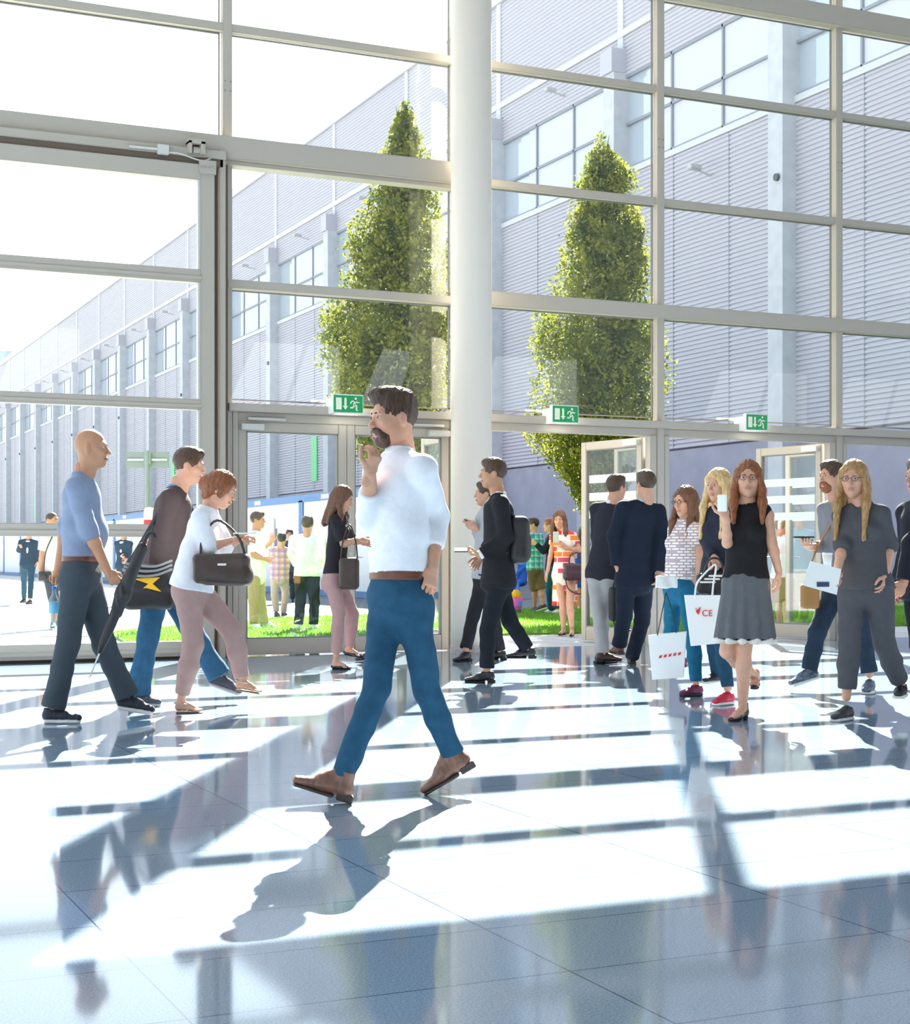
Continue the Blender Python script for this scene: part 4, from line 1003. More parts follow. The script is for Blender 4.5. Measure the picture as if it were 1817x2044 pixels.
    hemcut = None
    drop = T.get('drop', 0)
    if drop > 0:
        P.insert(0, Cap(hp, hp-np.array([0, 0, 1])*drop*1.0+(o.get('hemshift', 0)*fwd), (.158*S+ease), (.165*S+ease)*T.get('flare', 1.0), w=lef, fl=.80, cutb=True, k=.03))
    sub_arms = []
    # the garment is cut at its hem: torso volumes below the hem plane are removed with a local cut, sleeves kept
    tor = [p for p in P]
    if T.get('hem', 0) != 0 and drop == 0:
        c = hp+(nk-hp)*T['hem']-up*.30; Rm = np.stack([latn, np.cross(up, latn), up]).T
        tor_body = [p for p in P]; 
        narm = 4 if slv > .5 else (2 if slv > 0 else 0)
        P = P[:2]+[Rbox(c, (.30, .24, .30), .004, R=Rm, k=.004, op='sub')]+P[2:]
    v, f = solid(P, res, .02, wrinkle(T.get('wr', .0028), T.get('wf', 24), Z))
    top = link(T.get('name', 'shirt'), v, f, tm, root, True)
    if T.get('collar'):
        cm = T['collar']; link('collar', *solid([Cap(nk-up*.012*S, nk+up*.030*S-fwd*.004, .070*S, .060*S, cuta=True, cutb=True), Cap(nk+up*.0*S, nk+up*.10*S, .052*S, .052*S, k=.004, op='sub')], .006, .006), cm, root, True)
    if T.get('lapel'):
        # open front: shirt panel between the lapels
        fr = nk+fwd*.085*S-up*.05*S; fb_ = mid+fwd*.115*S
        link('shirt_front', *solid([Cap(fr+fwd*.0, fb_+fwd*.012, .052*S, .018*S, w=latn, fl=.42)], .007, .01), T['lapel'], root, True)
    if T.get('cuff') and slv > .9:
        for ar in (aL, aR):
            d = nrm(ar[1]-ar[0]); link('cuff', *solid([Cap(ar[1]-d*.03, ar[1]+d*.006, (rW+.012)*S, (rW+.012)*S, cuta=True, cutb=True)], .005, .004), T['cuff'], root, True)
    # trousers / skirt / shorts
    Bm = o.get('bottom')
    if Bm:
        if Bm['kind'] in ('trousers', 'shorts'):
            wd = Bm.get('width', 1.0); e2 = Bm.get('ease', .010)
            P = [Cap(hp+up*.0, hp+up*.10*S, .152*S+e2*.6, .136*S+e2*.5, w=lef, fl=.76, cutb=True, k=.03), Cap(hp-np.array([0, 0, .03]), hp, .14*S, .15*S, w=lef, fl=.84)]
            P += [Ell(hp-fwd*.050*S+lef*s_*.065*S-np.array([0, 0, .035]), (.076*S, .076*S, .085*S), k=.03) for s_ in (1, -1)]
            for hj, lg in ((hpL, lL), (hpR, lR)):
                if Bm['kind'] == 'shorts':
                    kn = hj+(lg[0]-hj)*Bm.get('len', .95); P.append(Cap(hj, kn, (thr+.014)*S*wd+e2*.5, (knr+.036)*S*wd, cutb=True, k=.03))
                else:
                    en = lg[0]+(lg[1]-lg[0])*Bm.get('len', .97)
                    P += [Cap(hj, lg[0], (thr+.006)*S*wd+e2*.5, (knr+.010)*S*wd+e2*.4, k=.035), Cap(lg[0], lg[0]+(lg[1]-lg[0])*.4, (knr+.010)*S*wd+e2*.4, (.060)*S*wd+e2*.3, k=.02), Cap(lg[0]+(lg[1]-lg[0])*.4, en, .060*S*wd+e2*.3, (anr+.012)*S*Bm.get('hemw', wd)+e2*.7, cutb=True, k=.02)]
            v, f = solid(P, res, .02, wrinkle(Bm.get('wr', .0032), 30, Z+1)); link('trousers' if Bm['kind'] == 'trousers' else 'shorts', v, f, Bm['mat'], root, True)
        elif Bm['kind'] == 'skirt':
            hm_ = J(Bm['hem']); wst = hp+up*.12*S
            def pleat(X, Y, Z): t = np.arctan2(Y-hm_[1], X-hm_[0]); return .010*np.sin(t*11)*np.clip((wst[2]-Z)/.5, 0, 1)
            P = [Cap(wst, hp, .120*S, .156*S, w=lef, fl=.80, cuta=True, k=.05), Cap(hp, hm_, .155*S, Bm.get('hr', .26)*S, w=lef, fl=.80, cutb=True, k=.03)]
            sk = link('skirt', *solid(P, res, .03, pleat), Bm['mat'], root, True)
            if Bm.get('trim'): link('hem_trim', *solid([Cap(hm_+np.array([0, 0, .006]), hm_-np.array([0, 0, .018]), Bm.get('hr', .26)*S*1.01, Bm.get('hr', .26)*S*1.02, w=lef, fl=.80, cuta=True, cutb=True)], .008, .004, pleat), Bm['trim'], sk, True)
    if o.get('belt'):
        bc = hp+up*.095*S; br_ = .147*S
        link('belt', *solid([Cap(bc-up*.02, bc+up*.02, br_+.006, br_+.004, w=lef, fl=.78, cuta=True, cutb=True)], .007, .003), o['belt'], root, True)
    return dict(root=root, B=B, J=J, nk=nk, hp=hp, shL=shL, shR=shR, aL=aL, aR=aR, fwd=fwd, lef=lef, up=up, hands=hands, S=S, Z=Z, lL=lL, lR=lR)
def thing_at(p, name, label, cat, ref):      # an empty at a local point of a person's frame, camera-aligned
    q = p['B']+ref; g = world(q[0], q[1]); e = empty(name, (g[0], g[1], q[2]), -YAW); tag(e, label, cat); return e
# ------------------------------------------------------------------ people inside the hall
denim = cloth('denim_blue', (.025, .090, .17), .15); denim2 = cloth('denim_mid', (.018, .075, .14), .15); denimd = cloth('denim_dark', (.02, .035, .06), .12)
white_sh = cloth('white_shirt', (.78, .79, .84)); navy = cloth('navy_suit', (.012, .017, .032)); blackc = cloth('black', (.014, .013, .015)); blackj = cloth('black_blazer', (.016, .016, .019))
leatherb = mat('brown_leather', (.14, .045, .022), .4, noise=.25, nscale=20); leatherk = mat('black_leather', (.016, .014, .016), .32, noise=.2, nscale=20, bump=.2)
whitesole = mat('white_sole', (.75, .75, .74), .6); darkshoe = mat('dark_shoe', (.02, .025, .04), .6)

P1 = person('bald person in blue grey shirt and dark trousers walking right, leftmost in the hall', 9.94, 165, (183, 893), (164, 950), (162, 1145), 90,
    [(134, 1050), (116, 1138), (110, 1170)], [(176, 1056), (216, 1142), (236, 1168)],
    [(207, 1285, .10), (256, 1394, .15), (314, 1424, .16)], [(136, 1283), (106, 1416), (172, 1440, 'g')],
    dict(haircol='stubble', skin='tan', handL='grip', handR='grip', res=.0095, belt=leatherb, shoe='sneaker', shoemat=darkshoe, solemat=whitesole, lacemat=mat('grey_laces', (.3, .3, .33), .8), browcol='grey',
         top=dict(name='shirt', mat=cloth('bluegrey_shirt', (.24, .29, .41)), hem=.17, sleeve=.62, collar=cloth('bluegrey_collar', (.22, .28, .42)), swidth=1.2, waist=1.1, belly=True, cuff=None),
         bottom=dict(kind='trousers', mat=cloth('charcoal_trousers', (.055, .07, .085)), width=1.10, hemw=1.5)))
P2 = person('person in dark brown jacket and jeans walking right behind the woman in the white blouse', 11.1, 330, (378, 927), (352, 975), (322, 1150), 90,
    [(385, 1060), (400, 1120)], [(322, 1065), (308, 1140)],
    [(398, 1285, .1), (440, 1352, .12), (487, 1388, .12)], [(296, 1270), (275, 1388), (329, 1406, 'g')],
    dict(hair='short', haircol='brown', skin='fair', res=.0095, shoe='sneaker', shoemat=cloth('grey_shoe', (.07, .075, .10)), solemat=mat('grey_sole', (.35, .34, .36), .6), pitch=-8, handR='grip',
         top=dict(name='jacket', mat=cloth('brown_jacket', (.085, .060, .060)), hem=.03, sleeve=1., swidth=1.3, ease=.028, waist=1.08, drop=.02, collar=cloth('blue_collar', (.2, .35, .65))),
         bottom=dict(kind='trousers', mat=denim, width=1.12, hemw=1.7)))
P3 = person('auburn-haired person in white blouse and dusty pink trousers walking right with a dark shoulder bag', 10.55, 400, (443, 975), (416, 1016), (382, 1172), 82,
    [(450, 1090), (478, 1078)], [(418, 1092), (466, 1078)],
    [(466, 1262, .06), (484, 1360, .08), (538, 1388, .08)], [(386, 1285), (362, 1394), (416, 1420, 'g')],
    dict(fem=True, hair='bun', haircol='auburn', pitch=-22, res=.009, shoe='sandal', shoemat=mat('sandal_strap', (.55, .48, .40), .4), solemat=mat('tan_sole', (.25, .15, .10), .6), handR='hold', handL='hold', palmR=(.3, 0, 1), palmL=(.3, 0, 1),
         top=dict(name='blouse', mat=white_sh, hem=-.02, sleeve=.55, swidth=1.6, ease=.03, waist=1.2, wr=.005),
         bottom=dict(kind='trousers', mat=cloth('dusty_pink_trousers', (.42, .27, .25)), width=1.16, hemw=1.0, ease=.012, len=.92)))
P4 = person('dark-haired person in black top and dusty pink trousers in front of the closed glass doors', 14.9, 677, (684, 994), (678, 1026), (668, 1158), 78,
    [(706, 1080), (722, 1082)], [(686, 1086), (712, 1078)],
    [(704, 1225, .05), (697, 1295, .1), (735, 1316, .1)], [(676, 1222), (671, 1312), (706, 1334, 'g')],
    dict(fem=True, hair='long', haircol='chestnut', pitch=-20, res=.010, hres=.0045, shoe='ballet', shoemat=leatherk, handR='hold', palmR=(0, 0, 1),
         top=dict(name='top', mat=cloth('black_top', (.025, .022, .028)), hem=.08, sleeve=.42, ease=.01),
         bottom=dict(kind='trousers', mat=cloth('rose_trousers', (.45, .27, .26)), width=1.02, ease=.006, len=.90)))
P5 = person('tall person in white shirt, blue jeans and brown boots striding left in the foreground', 6.85, 790, (785, 832), (797, 905), (797, 1192), -52,
    [(872, 1030, .05), (862, 1136, -.12)], [(738, 1030, .0), (738, 945, -.18), (752, 908, -.20)],
    [(855, 1385, .02), (904, 1506), (838, 1582, 't')], [(751, 1378, -.08), (680, 1558, -.18), (600, 1560, -.20)],
    dict(hair='quiff', haircol='brown', skin='fair', hface=-60, pitch=-4, res=.0078, hres=.0028, handR='hold', palmR=(.7, -.6, .2), belt=leatherb, shoe='boot', shoemat=mat('brown_boot', (.18, .085, .055), .32, noise=.3, nscale=18), solemat=mat('dark_sole', (.05, .035, .03), .6), beard='brown', sh=1.05,
         top=dict(name='shirt', mat=white_sh, hem=.17, sleeve=.80, swidth=1.1, ease=.014, waist=1.0, wr=.0045, wf=20, collar=white_sh),
         bottom=dict(kind='trousers', mat=denim2, width=.90, ease=.005, hemw=1.0, len=.98, wr=.0045)))
P5b = person('person in dark jeans walking left, mostly hidden behind the man in the white shirt', 16.0, 790, (786, 996), (790, 1024), (792, 1150), -85,
    [(806, 1082), (815, 1130)], [(778, 1082), (765, 1130)],
    [(842, 1230, -.05), (858, 1296, -.05), (832, 1308, -.05)], [(748, 1232), (742, 1302), (708, 1319, 'g')],
    dict(hair='short', haircol='dark', res=.012, hres=.0055, shoe='sneaker', shoemat=darkshoe, solemat=mat('grey_sole', (.35, .34, .36), .6),
         top=dict(name='shirt', mat=cloth('grey_top', (.30, .32, .36)), hem=0, sleeve=1.), bottom=dict(kind='trousers', mat=denimd, width=1.05, hemw=1.3)))
P6b = person('person in grey shirt holding a phone, half hidden behind the dark-suited person at the column', 15.9, 965, (970, 984), (973, 1012), (968, 1152), -88,
    [(968, 1080), (950, 1056)], [(960, 1080), (944, 1052)],
    [(985, 1230, .05), (998, 1300, .1), (975, 1314, .1)], [(944, 1232), (930, 1296), (905, 1318, 'g')],
    dict(hair='short', haircol='brown', res=.012, hres=.0045, handR='hold', handL='hold', palmR=(.7, 0, -.2), shoe='dress', shoemat=leatherk,
         top=dict(name='shirt', mat=cloth('pale_grey_shirt', (.42, .43, .46)), hem=-.03, sleeve=.9), bottom=dict(kind='trousers', mat=cloth('dark_trousers', (.02, .02, .025)), width=.98, hemw=1.2)))
P6 = person('person in black blazer with a black backpack walking left past the column, phone in hand', 13.2, 990, (984, 943), (995, 988), (995, 1160), -85,
    [(1010, 1072), (958, 1108), (930, 1104)], [(985, 1075), (960, 1112)],
    [(974, 1256), (972, 1336), (921, 1360, 'g')], [(1018, 1240, .1), (1054, 1296, .15), (1026, 1312, .15)],
    dict(hair='short', haircol='brown', skin='tan', res=.0098, hres=.0038, handL='hold', palmL=(0, 0, -1), shoe='dress', shoemat=leatherk, solemat=BLACKRUB,
         top=dict(name='blazer', mat=blackj, hem=.0, sleeve=.97, swidth=1.25, ease=.028, waist=1.02, drop=.05, collar=white_sh, cuff=white_sh),
         bottom=dict(kind='trousers', mat=cloth('near_black_trousers', (.012, .014, .02)), width=1.0, hemw=1.15)))
P7 = person('person in dark blazer and light grey trousers walking away through the first open doorway', 15.4, 1212, (1231, 972), (1222, 1004), (1205, 1142), 150,
    [(1192, 1070), (1196, 1120)], [(1228, 1078), (1230, 1130)],
    [(1196, 1225, -.05), (1204, 1305, -.05), (1246, 1318, -.02)], [(1204, 1222, .0), (1200, 1304, .1), (1236, 1322, 'g')],
    dict(hair='short', haircol='brown', hface=130, res=.0105, hres=.0045, handR='grip', shoe='dress', shoemat=mat('brown_dress_shoe', (.06, .028, .018), .35), collar=None,
         top=dict(name='blazer', mat=cloth('dark_blazer', (.026, .026, .036)), hem=.0, sleeve=1., swidth=1.15, ease=.018, drop=.05, collar=white_sh),
         bottom=dict(kind='trousers', mat=cloth('light_grey_trousers', (.40, .385, .38)), width=1.02, hemw=1.3)))
P8 = person('person in navy suit seen from behind, walking out beside the right jamb, hand in pocket', 14.8, 1272, (1289, 964), (1281, 1001), (1268, 1158), 195,
    [(1226, 1070), (1232, 1130)], [(1325, 1080, -.05), (1316, 1142, -.08)],
    [(1246, 1232, .1), (1236, 1290, .22), (1226, 1306, .3)], [(1282, 1240), (1262, 1312), (1262, 1322, 'g')],
    dict(hair='short', haircol='brown', hface=205, sh=1.1, res=.010, hres=.0045, shoe='dress', shoemat=leatherb, solemat=mat('dark_sole', (.05, .035, .03), .6), toepitch=0,
         top=dict(name='suit_jacket', mat=navy, hem=.0, sleeve=1., swidth=1.3, ease=.032, waist=1.12, drop=.06, collar=cloth('paleblue_collar', (.45, .52, .65))),
         bottom=dict(kind='trousers', mat=navy, width=1.12, hemw=1.35)))
P9 = person('young person with long dark hair, patterned white top and blue jeans, pink-laced shoes', 12.0, 1365, (1368, 1000), (1370, 1040), (1358, 1172), -62,
    [(1396, 1106), (1392, 1152)], [(1340, 1112), (1330, 1158)],
    [(1384, 1278), (1390, 1362), (1352, 1386, 'g')], [(1340, 1262, .05), (1358, 1315, .22), (1346, 1338, .24)],
    dict(fem=True, s=.98, hair='long', haircol='chestnut', hface=-50, pitch=-6, res=.009, glasses=True, handR='grip', handL='relax', shoe='sneaker', shoemat=mat('dark_pink_shoe', (.16, .015, .06), .6), lacemat=mat('pink_laces', (.85, .06, .40), .6), solemat=BLACKRUB,
         top=dict(name='patterned_top', mat=block_material('top_print', [(.80, .77, .75), (.80, .77, .75), (.80, .77, .75), (.42, .33, .35), (.78, .74, .72), (.82, .80, .78)], .05, .022), hem=.12, sleeve=.30, ease=.02, swidth=1.4, waist=1.15),
         bottom=dict(kind='trousers', mat=cloth('teal_jeans', (.010, .11, .20), .15), width=1.0, ease=.004, len=.97)))
P10 = person('person with long pale blond hair, dark jacket, jeans and red sneakers', 11.4, 1435, (1434, 967), (1442, 1010), (1440, 1160), -40,
    [(1468, 1080), (1455, 1125)], [(1410, 1078), (1432, 1112, -.25)],
    [(1440, 1275), (1453, 1374), (1418, 1403, 'g')], [(1424, 1268, .2), (1432, 1345, .5), (1402, 1360, .5)],
    dict(fem=True, hair='verylong', haircol='blond', hface=-45, pitch=-4, res=.009, handR='hold', palmR=(0, -.3, 1), shoe='sneaker', shoemat=[mat('red_shoe', (.52, .01, .045), .55), darkshoe], solemat=whitesole,
         top=dict(name='jacket', mat=cloth('dark_jacket', (.022, .025, .04)), hem=.03, sleeve=1., ease=.02, vneck=.10),
         bottom=dict(kind='trousers', mat=cloth('blue_jeans', (.015, .06, .11), .15), width=.98, ease=.004)))
P11 = person('red-haired person in sleeveless black top and grey skirt walking towards the camera', 10.1, 1495, (1494, 955), (1492, 1006), (1489, 1164), -22,
    [(1541, 1083), (1555, 1142), (1557, 1165)], [(1452, 1084, -.05), (1449, 1030, -.22), (1444, 1010, -.24)],
    [(1486, 1292), (1483, 1400), (1447, 1434, 'g')], [(1452, 1300, .02), (1508, 1352, .32), (1528, 1382, .36)],
    dict(fem=True, hair='long', haircol='auburn', hface=-12, pitch=2, glasses=True, res=.0085, hres=.0032, handR='hold', palmR=(.3, -1, 0), shoe='heel', shoemat=leatherk, s=1.02,
         top=dict(name='top', mat=blackc, hem=.06, sleeve=0, ease=.012), bottom=dict(kind='skirt', mat=cloth('grey_skirt', (.105, .108, .12)), hem=(1487, 1276), hr=.205, trim=mat('lace_trim', (.62, .58, .53), .9))))
P12 = person('bearded person in grey shirt and dark jeans walking behind the woman in the grey jumpsuit', 12.25, 1680, (1661, 950), (1680, 996), (1688, 1168), -50,
    [(1712, 1090), (1700, 1150)], [(1652, 1090), (1628, 1092, -.25), (1602, 1078, -.3)],
    [(1722, 1262), (1736, 1345), (1716, 1380, 'g')], [(1632, 1262, -.1), (1615, 1340, -.1), (1578, 1366, -.12)],
    dict(hair='short', haircol='brown', hface=-62, beard='auburn', res=.010, hres=.0038, handR='hold', palmR=(0, 0, -1), shoe='sneaker', shoemat=mat('navy_white_shoe', (.10, .13, .18), .6, noise=.6, nscale=40), solemat=whitesole,
         top=dict(name='shirt', mat=cloth('grey_shirt', (.20, .21, .24)), hem=.0, sleeve=.85, ease=.02), bottom=dict(kind='trousers', mat=denimd, width=1.02, hemw=1.2)))
P13 = person('person with very long blond hair in a dark grey jumpsuit and slip-on shoes', 10.05, 1715, (1705, 955), (1718, 1006), (1728, 1168), -30,
    [(1776, 1088, .0), (1768, 1150, -.1)], [(1682, 1090, -.05), (1672, 1150, -.22), (1650, 1156, -.3)],
    [(1766, 1285, .1), (1800, 1370, .35), (1812, 1412, .38)], [(1696, 1285), (1690, 1392), (1652, 1434, 'g')],
    dict(fem=True, hair='verylong', haircol='darkblond', hface=-28, pitch=-2, glasses=True, res=.0088, hres=.0034, handR='hold', s=1.02, palmR=(0, 0, 1), shoe='sneaker', shoemat=mat('black_white_slipon', (.03, .03, .032), .5), solemat=whitesole, sh=.98,
         top=dict(name='jumpsuit_top', mat=cloth('grey_jumpsuit', (.075, .075, .085)), hem=-.05, sleeve=.55, swidth=1.4, ease=.018, waist=1.0, vneck=.16),
         bottom=dict(kind='trousers', mat=cloth('grey_jumpsuit', (.075, .075, .085)), width=1.12, ease=.016, len=.84)))
P14 = person('person in long dark coat cut off by the right edge of the picture', 10.6, 1842, (1838, 950), (1842, 1000), (1842, 1165), -70,
    [(1822, 1085), (1806, 1160), (1790, 1200)], [(1815, 1085), (1792, 1168), (1782, 1205)],
    [(1872, 1290), (1896, 1380), (1866, 1418, 'g')], [(1838, 1290), (1840, 1395), (1805+20, 1424, 'g')],
    dict(hair='short', haircol='grey', res=.010, hres=.004, shoe='dress', shoemat=leatherk, sh=1.1,
         top=dict(name='coat', mat=cloth('dark_coat', (.018, .02, .032)), hem=.0, sleeve=1., ease=.035, swidth=1.3, drop=.10, collar=white_sh), bottom=dict(kind='trousers', mat=cloth('near_black_trousers', (.012, .014, .02)))))

# ------------------------------------------------------------------ people outside
khaki = cloth('khaki', (.42, .33, .17)); 
O1 = person('person in white polo shirt and khaki trousers gesturing on the lawn', 22.9, 517, (515, 1037), (513, 1060), (511, 1152), 75,
    [(518, 1100), (541, 1082), (545, 1066)], [(506, 1108), (530, 1116)], [(520, 1200), (528, 1246), (548, 1256)], [(506, 1200), (508, 1247), (524, 1256, 'g')],
    dict(hair='short', haircol='brown', skin='tan', res=.015, hres=.006, handL='open', handR='hold', shoe='sneaker', shoemat=whitesole, solemat=whitesole,
         top=dict(name='polo_shirt', mat=white_sh, hem=.0, sleeve=.42, ease=.02, belly=True), bottom=dict(kind='trousers', mat=khaki, width=1.1, hemw=1.4)))
O4 = person('person in loose white shirt and black trousers standing on the lawn, seen from behind', 22.3, 612, (614, 1046), (614, 1068), (613, 1154), 178,
    [(584, 1106), (592, 1128, .1)], [(646, 1106), (640, 1128, .1)], [(600, 1202), (596, 1248), (588, 1256)], [(628, 1202), (626, 1248), (632, 1258, 'g')],
    dict(hair='short', haircol='brown', res=.015, hres=.006, sh=1.2, shoe='sneaker', shoemat=whitesole, solemat=whitesole,
         top=dict(name='shirt', mat=white_sh, hem=.04, sleeve=1., ease=.03, swidth=1.5, waist=1.15), bottom=dict(kind='trousers', mat=cloth('black_trousers', (.02, .022, .024)), width=1.1, hemw=1.3)))
O2 = person('person in orange and blue plaid shirt and beige trousers beyond the lawn, back turned', 27.5, 558, (563, 1076), (560, 1092), (558, 1152), 170,
    [(542, 1116), (546, 1142)], [(576, 1116), (572, 1142)], [(548, 1188), (552, 1222), (550, 1226)], [(570, 1186), (566, 1222), (570, 1228, 'g')],
    dict(hair='short', haircol='dark', res=.017, hres=.007, s=.9, shoe='dress', shoemat=darkshoe,
         top=dict(name='plaid_shirt', mat=plaid_material('plaid_orange_blue', (.72, .50, .45), (.75, .20, .06), (.10, .16, .50)), hem=.0, sleeve=1., ease=.025), bottom=dict(kind='trousers', mat=cloth('beige_trousers', (.45, .36, .30)), width=1.05)))
O3 = person('dark-haired person facing the hall from the yard, behind the plaid shirt', 36, 578, (578, 1067), (578, 1080), (578, 1134), 10,
    [(566, 1104), (568, 1128)], [(590, 1104), (588, 1128)], [(572, 1166), (572, 1196), (569, 1200)], [(584, 1166), (584, 1196), (586, 1201, 'g')],
    dict(hair='short', haircol='dark', res=.02, hres=.008, shoe='dress', shoemat=leatherk, top=dict(name='shirt', mat=cloth('slate_shirt', (.05, .06, .09)), sleeve=1.), bottom=dict(kind='trousers', mat=denimd)))
O7 = person('person in red, orange and white block-print dress standing at the lawn edge, smoking', 21.5, 1122, (1117, 1036), (1124, 1060), (1128, 1148), -8,
    [(1158, 1098), (1128, 1093, -.2), (1116, 1084, -.22)], [(1101, 1100), (1093, 1142), (1085, 1160)], [(1138, 1206), (1142, 1252), (1138, 1268, 'g')], [(1124, 1206), (1125, 1252), (1114, 1266, 'g')],
    dict(fem=True, s=1.04, hair='long', haircol='chestnut', hface=-15, pitch=-10, res=.012, hres=.0045, handL='hold', palmL=(0, -1, .3), handR='relax', shoe='ballet', shoemat=leatherk, solemat=BLACKRUB,
         top=dict(name='dress', mat=block_material('dress_print', [(.80, .72, .66), (.62, .03, .02), (.85, .22, .03), (.82, .78, .74), (.70, .06, .04), (.55, .08, .12)], .17, .075), sleeve=.28, ease=.012, swidth=1.3, drop=.42, flare=1.08, wr=.002)))
O5 = person('person in green plaid shirt and brown cargo shorts with a strap across the back', 29.4, 1066, (1064, 1046), (1066, 1064), (1068, 1134), -130,
    [(1056, 1096), (1048, 1098)], [(1082, 1098), (1080, 1090)], [(1068, 1176), (1068, 1210), (1056, 1221, 'g')], [(1080, 1176), (1084, 1208), (1070, 1218)],
    dict(hair='short', haircol='dark', res=.016, hres=.007, glasses=True, hface=-85, shoe='sneaker', shoemat=mat('brown_sneaker', (.06, .05, .045), .7), solemat=whitesole,
         top=dict(name='plaid_shirt', mat=plaid_material('plaid_green', (.03, .40, .30), (.62, .75, .72), (.01, .25, .22)), hem=-.06, sleeve=.42, swidth=1.35, ease=.03, waist=1.15), bottom=dict(kind='shorts', mat=cloth('brown_shorts', (.17, .12, .06)), width=1.1, len=1.0)))
O6 = person('person in dark jacket and jeans just behind the woman in the dress', 28.4, 1102, (1097, 1048), (1102, 1066), (1104, 1136), -100,
    [(1085, 1100), (1070, 1086)], [(1110, 1104), (1100, 1120)], [(1098, 1180), (1102, 1214), (1088, 1224, 'g')], [(1112, 1180), (1114, 1214), (1104, 1226, 'g')],
    dict(hair='short', haircol='auburn', res=.016, hres=.007, shoe='sneaker', shoemat=whitesole, solemat=whitesole,
         top=dict(name='jacket', mat=navy, hem=-.04, sleeve=1., ease=.025), bottom=dict(kind='trousers', mat=denim, width=1.15, hemw=1.6)))
O8 = person('person in dark blue blazer walking in the sunlit yard at the far left, phone raised', 35.2, 55, (58, 1062), (57, 1076), (56, 1126), 5,
    [(74, 1100), (74, 1122)], [(38, 1098), (42, 1092, -.2)], [(62, 1158), (60, 1196), (57, 1205, 'g')], [(48, 1158), (48, 1194), (45, 1202, 'g')],
    dict(hair='short', haircol='dark', res=.017, hres=.007, shoe='dress', shoemat=leatherk, handR='hold', palmR=(0, 1, 0),
         top=dict(name='blazer', mat=cloth('blue_blazer', (.02, .045, .075)), sleeve=1., ease=.025, lapel=cloth('pale_lilac_shirt', (.6, .62, .78))), bottom=dict(kind='trousers', mat=cloth('navy_jeans', (.02, .06, .10)))))
O9 = person('person in white T-shirt and dark shorts carrying a camera, behind the leftmost walker', 23.4, 100, (104, 1038), (104, 1062), (108, 1152), 60,
    [(120, 1104), (122, 1146)], [(84, 1104), (80, 1146)], [(120, 1204), (112, 1240), (124, 1252)], [(110, 1204), (106, 1244), (112, 1254, 'g')],
    dict(hair='buzz', haircol='brown', skin='tan', res=.015, hres=.006, handR='grip', shoe='sneaker', shoemat=mat('bluegrey_sneaker', (.08, .16, .22), .6), solemat=whitesole,
         top=dict(name='t_shirt', mat=cloth('white_tee', (.74, .73, .75)), hem=-.05, sleeve=.42, ease=.03, swidth=1.4, waist=1.1), bottom=dict(kind='shorts', mat=cloth('grey_shorts', (.06, .07, .09)), len=1.0)))
O10 = person('person in dark suit with a badge standing in the yard between the first two walkers', 34, 247, (247, 1063), (247, 1078), (247, 1130), -20,
    [(258, 1102), (252, 1116, -.2)], [(237, 1102), (242, 1110, -.2)], [(252, 1166), (252, 1200), (249, 1207, 'g')], [(242, 1166), (242, 1200), (239, 1207, 'g')],
    dict(hair='short', haircol='dark', res=.017, hres=.007, shoe='dress', shoemat=leatherk, top=dict(name='suit_jacket', mat=cloth('blue_blazer', (.02, .045, .075)), sleeve=1., ease=.025, lapel=white_sh), bottom=dict(kind='trousers', mat=navy)))
O12 = person('person in pale blue shirt standing outside behind the second open glass door', 24.0, 1598, (1596, 1032), (1596, 1056), (1596, 1146), 176,
    [(1576, 1098), (1580, 1130)], [(1618, 1098), (1614, 1130)], [(1586, 1196), (1584, 1236), (1580, 1244)], [(1608, 1196), (1606, 1238), (1610, 1247, 'g')],
    dict(hair='short', haircol='brown', res=.015, hres=.006, sh=1.1, shoe='dress', shoemat=leatherk, top=dict(name='shirt', mat=cloth('paleblue_shirt', (.25, .42, .58)), hem=.06, sleeve=1., ease=.03, collar=white_sh), bottom=dict(kind='trousers', mat=cloth('green_black_trousers', (.03, .045, .04)), width=1.1)))
O13 = person('person in white shirt and brown shorts outside, just right of the red-haired person', 22.6, 1563, (1562, 1050), (1562, 1070), (1562, 1152), 120,
    [(1550, 1104), (1556, 1134)], [(1574, 1106), (1578, 1134)], [(1556, 1204), (1556, 1248), (1562, 1255)], [(1570, 1204), (1570, 1248), (1576, 1258, 'g')],
    dict(hair='short', haircol='auburn', res=.015, hres=.006, shoe='sneaker', shoemat=darkshoe, top=dict(name='shirt', mat=white_sh, hem=-.04, sleeve=.7, ease=.03), bottom=dict(kind='shorts', mat=cloth('rust_shorts', (.25, .12, .07)))))
O11 = person('person in bright blue clothes sitting low in the yard beyond the green plaid shirt', 40, 1040, (1048, 1108), (1046, 1120), (1040, 1160), -40,
    [(1036, 1142), (1028, 1160)], [(1050, 1142), (1040, 1160)], [(1026, 1166, -.3), (1026, 1188, -.35), (1018, 1194, 'g')], [(1032, 1168, -.3), (1034, 1190, -.35), (1026, 1196, 'g')],
    dict(hair='short', haircol='brown', s=.95, res=.02, hres=.009, shoe='sneaker', shoemat=whitesole, top=dict(name='jacket', mat=cloth('bright_blue', (.03, .12, .45))), bottom=dict(kind='trousers', mat=cloth('bright_blue', (.03, .12, .45)))))
O14 = person('person in dark blue dress in the yard behind the block-print dress', 31, 1162, (1164, 1062), (1163, 1078), (1160, 1142), 20,
    [(1172, 1104), (1168, 1130)], [(1152, 1104), (1154, 1130)], [(1164, 1176), (1164, 1208), (1168, 1216)], [(1156, 1176), (1156, 1208), (1154, 1217, 'g')],
    dict(fem=True, hair='long', haircol='brown', res=.017, hres=.007, shoe='ballet', shoemat=leatherb, top=dict(name='dress', mat=cloth('royal_blue', (.03, .08, .30)), sleeve=.4, drop=.30)))

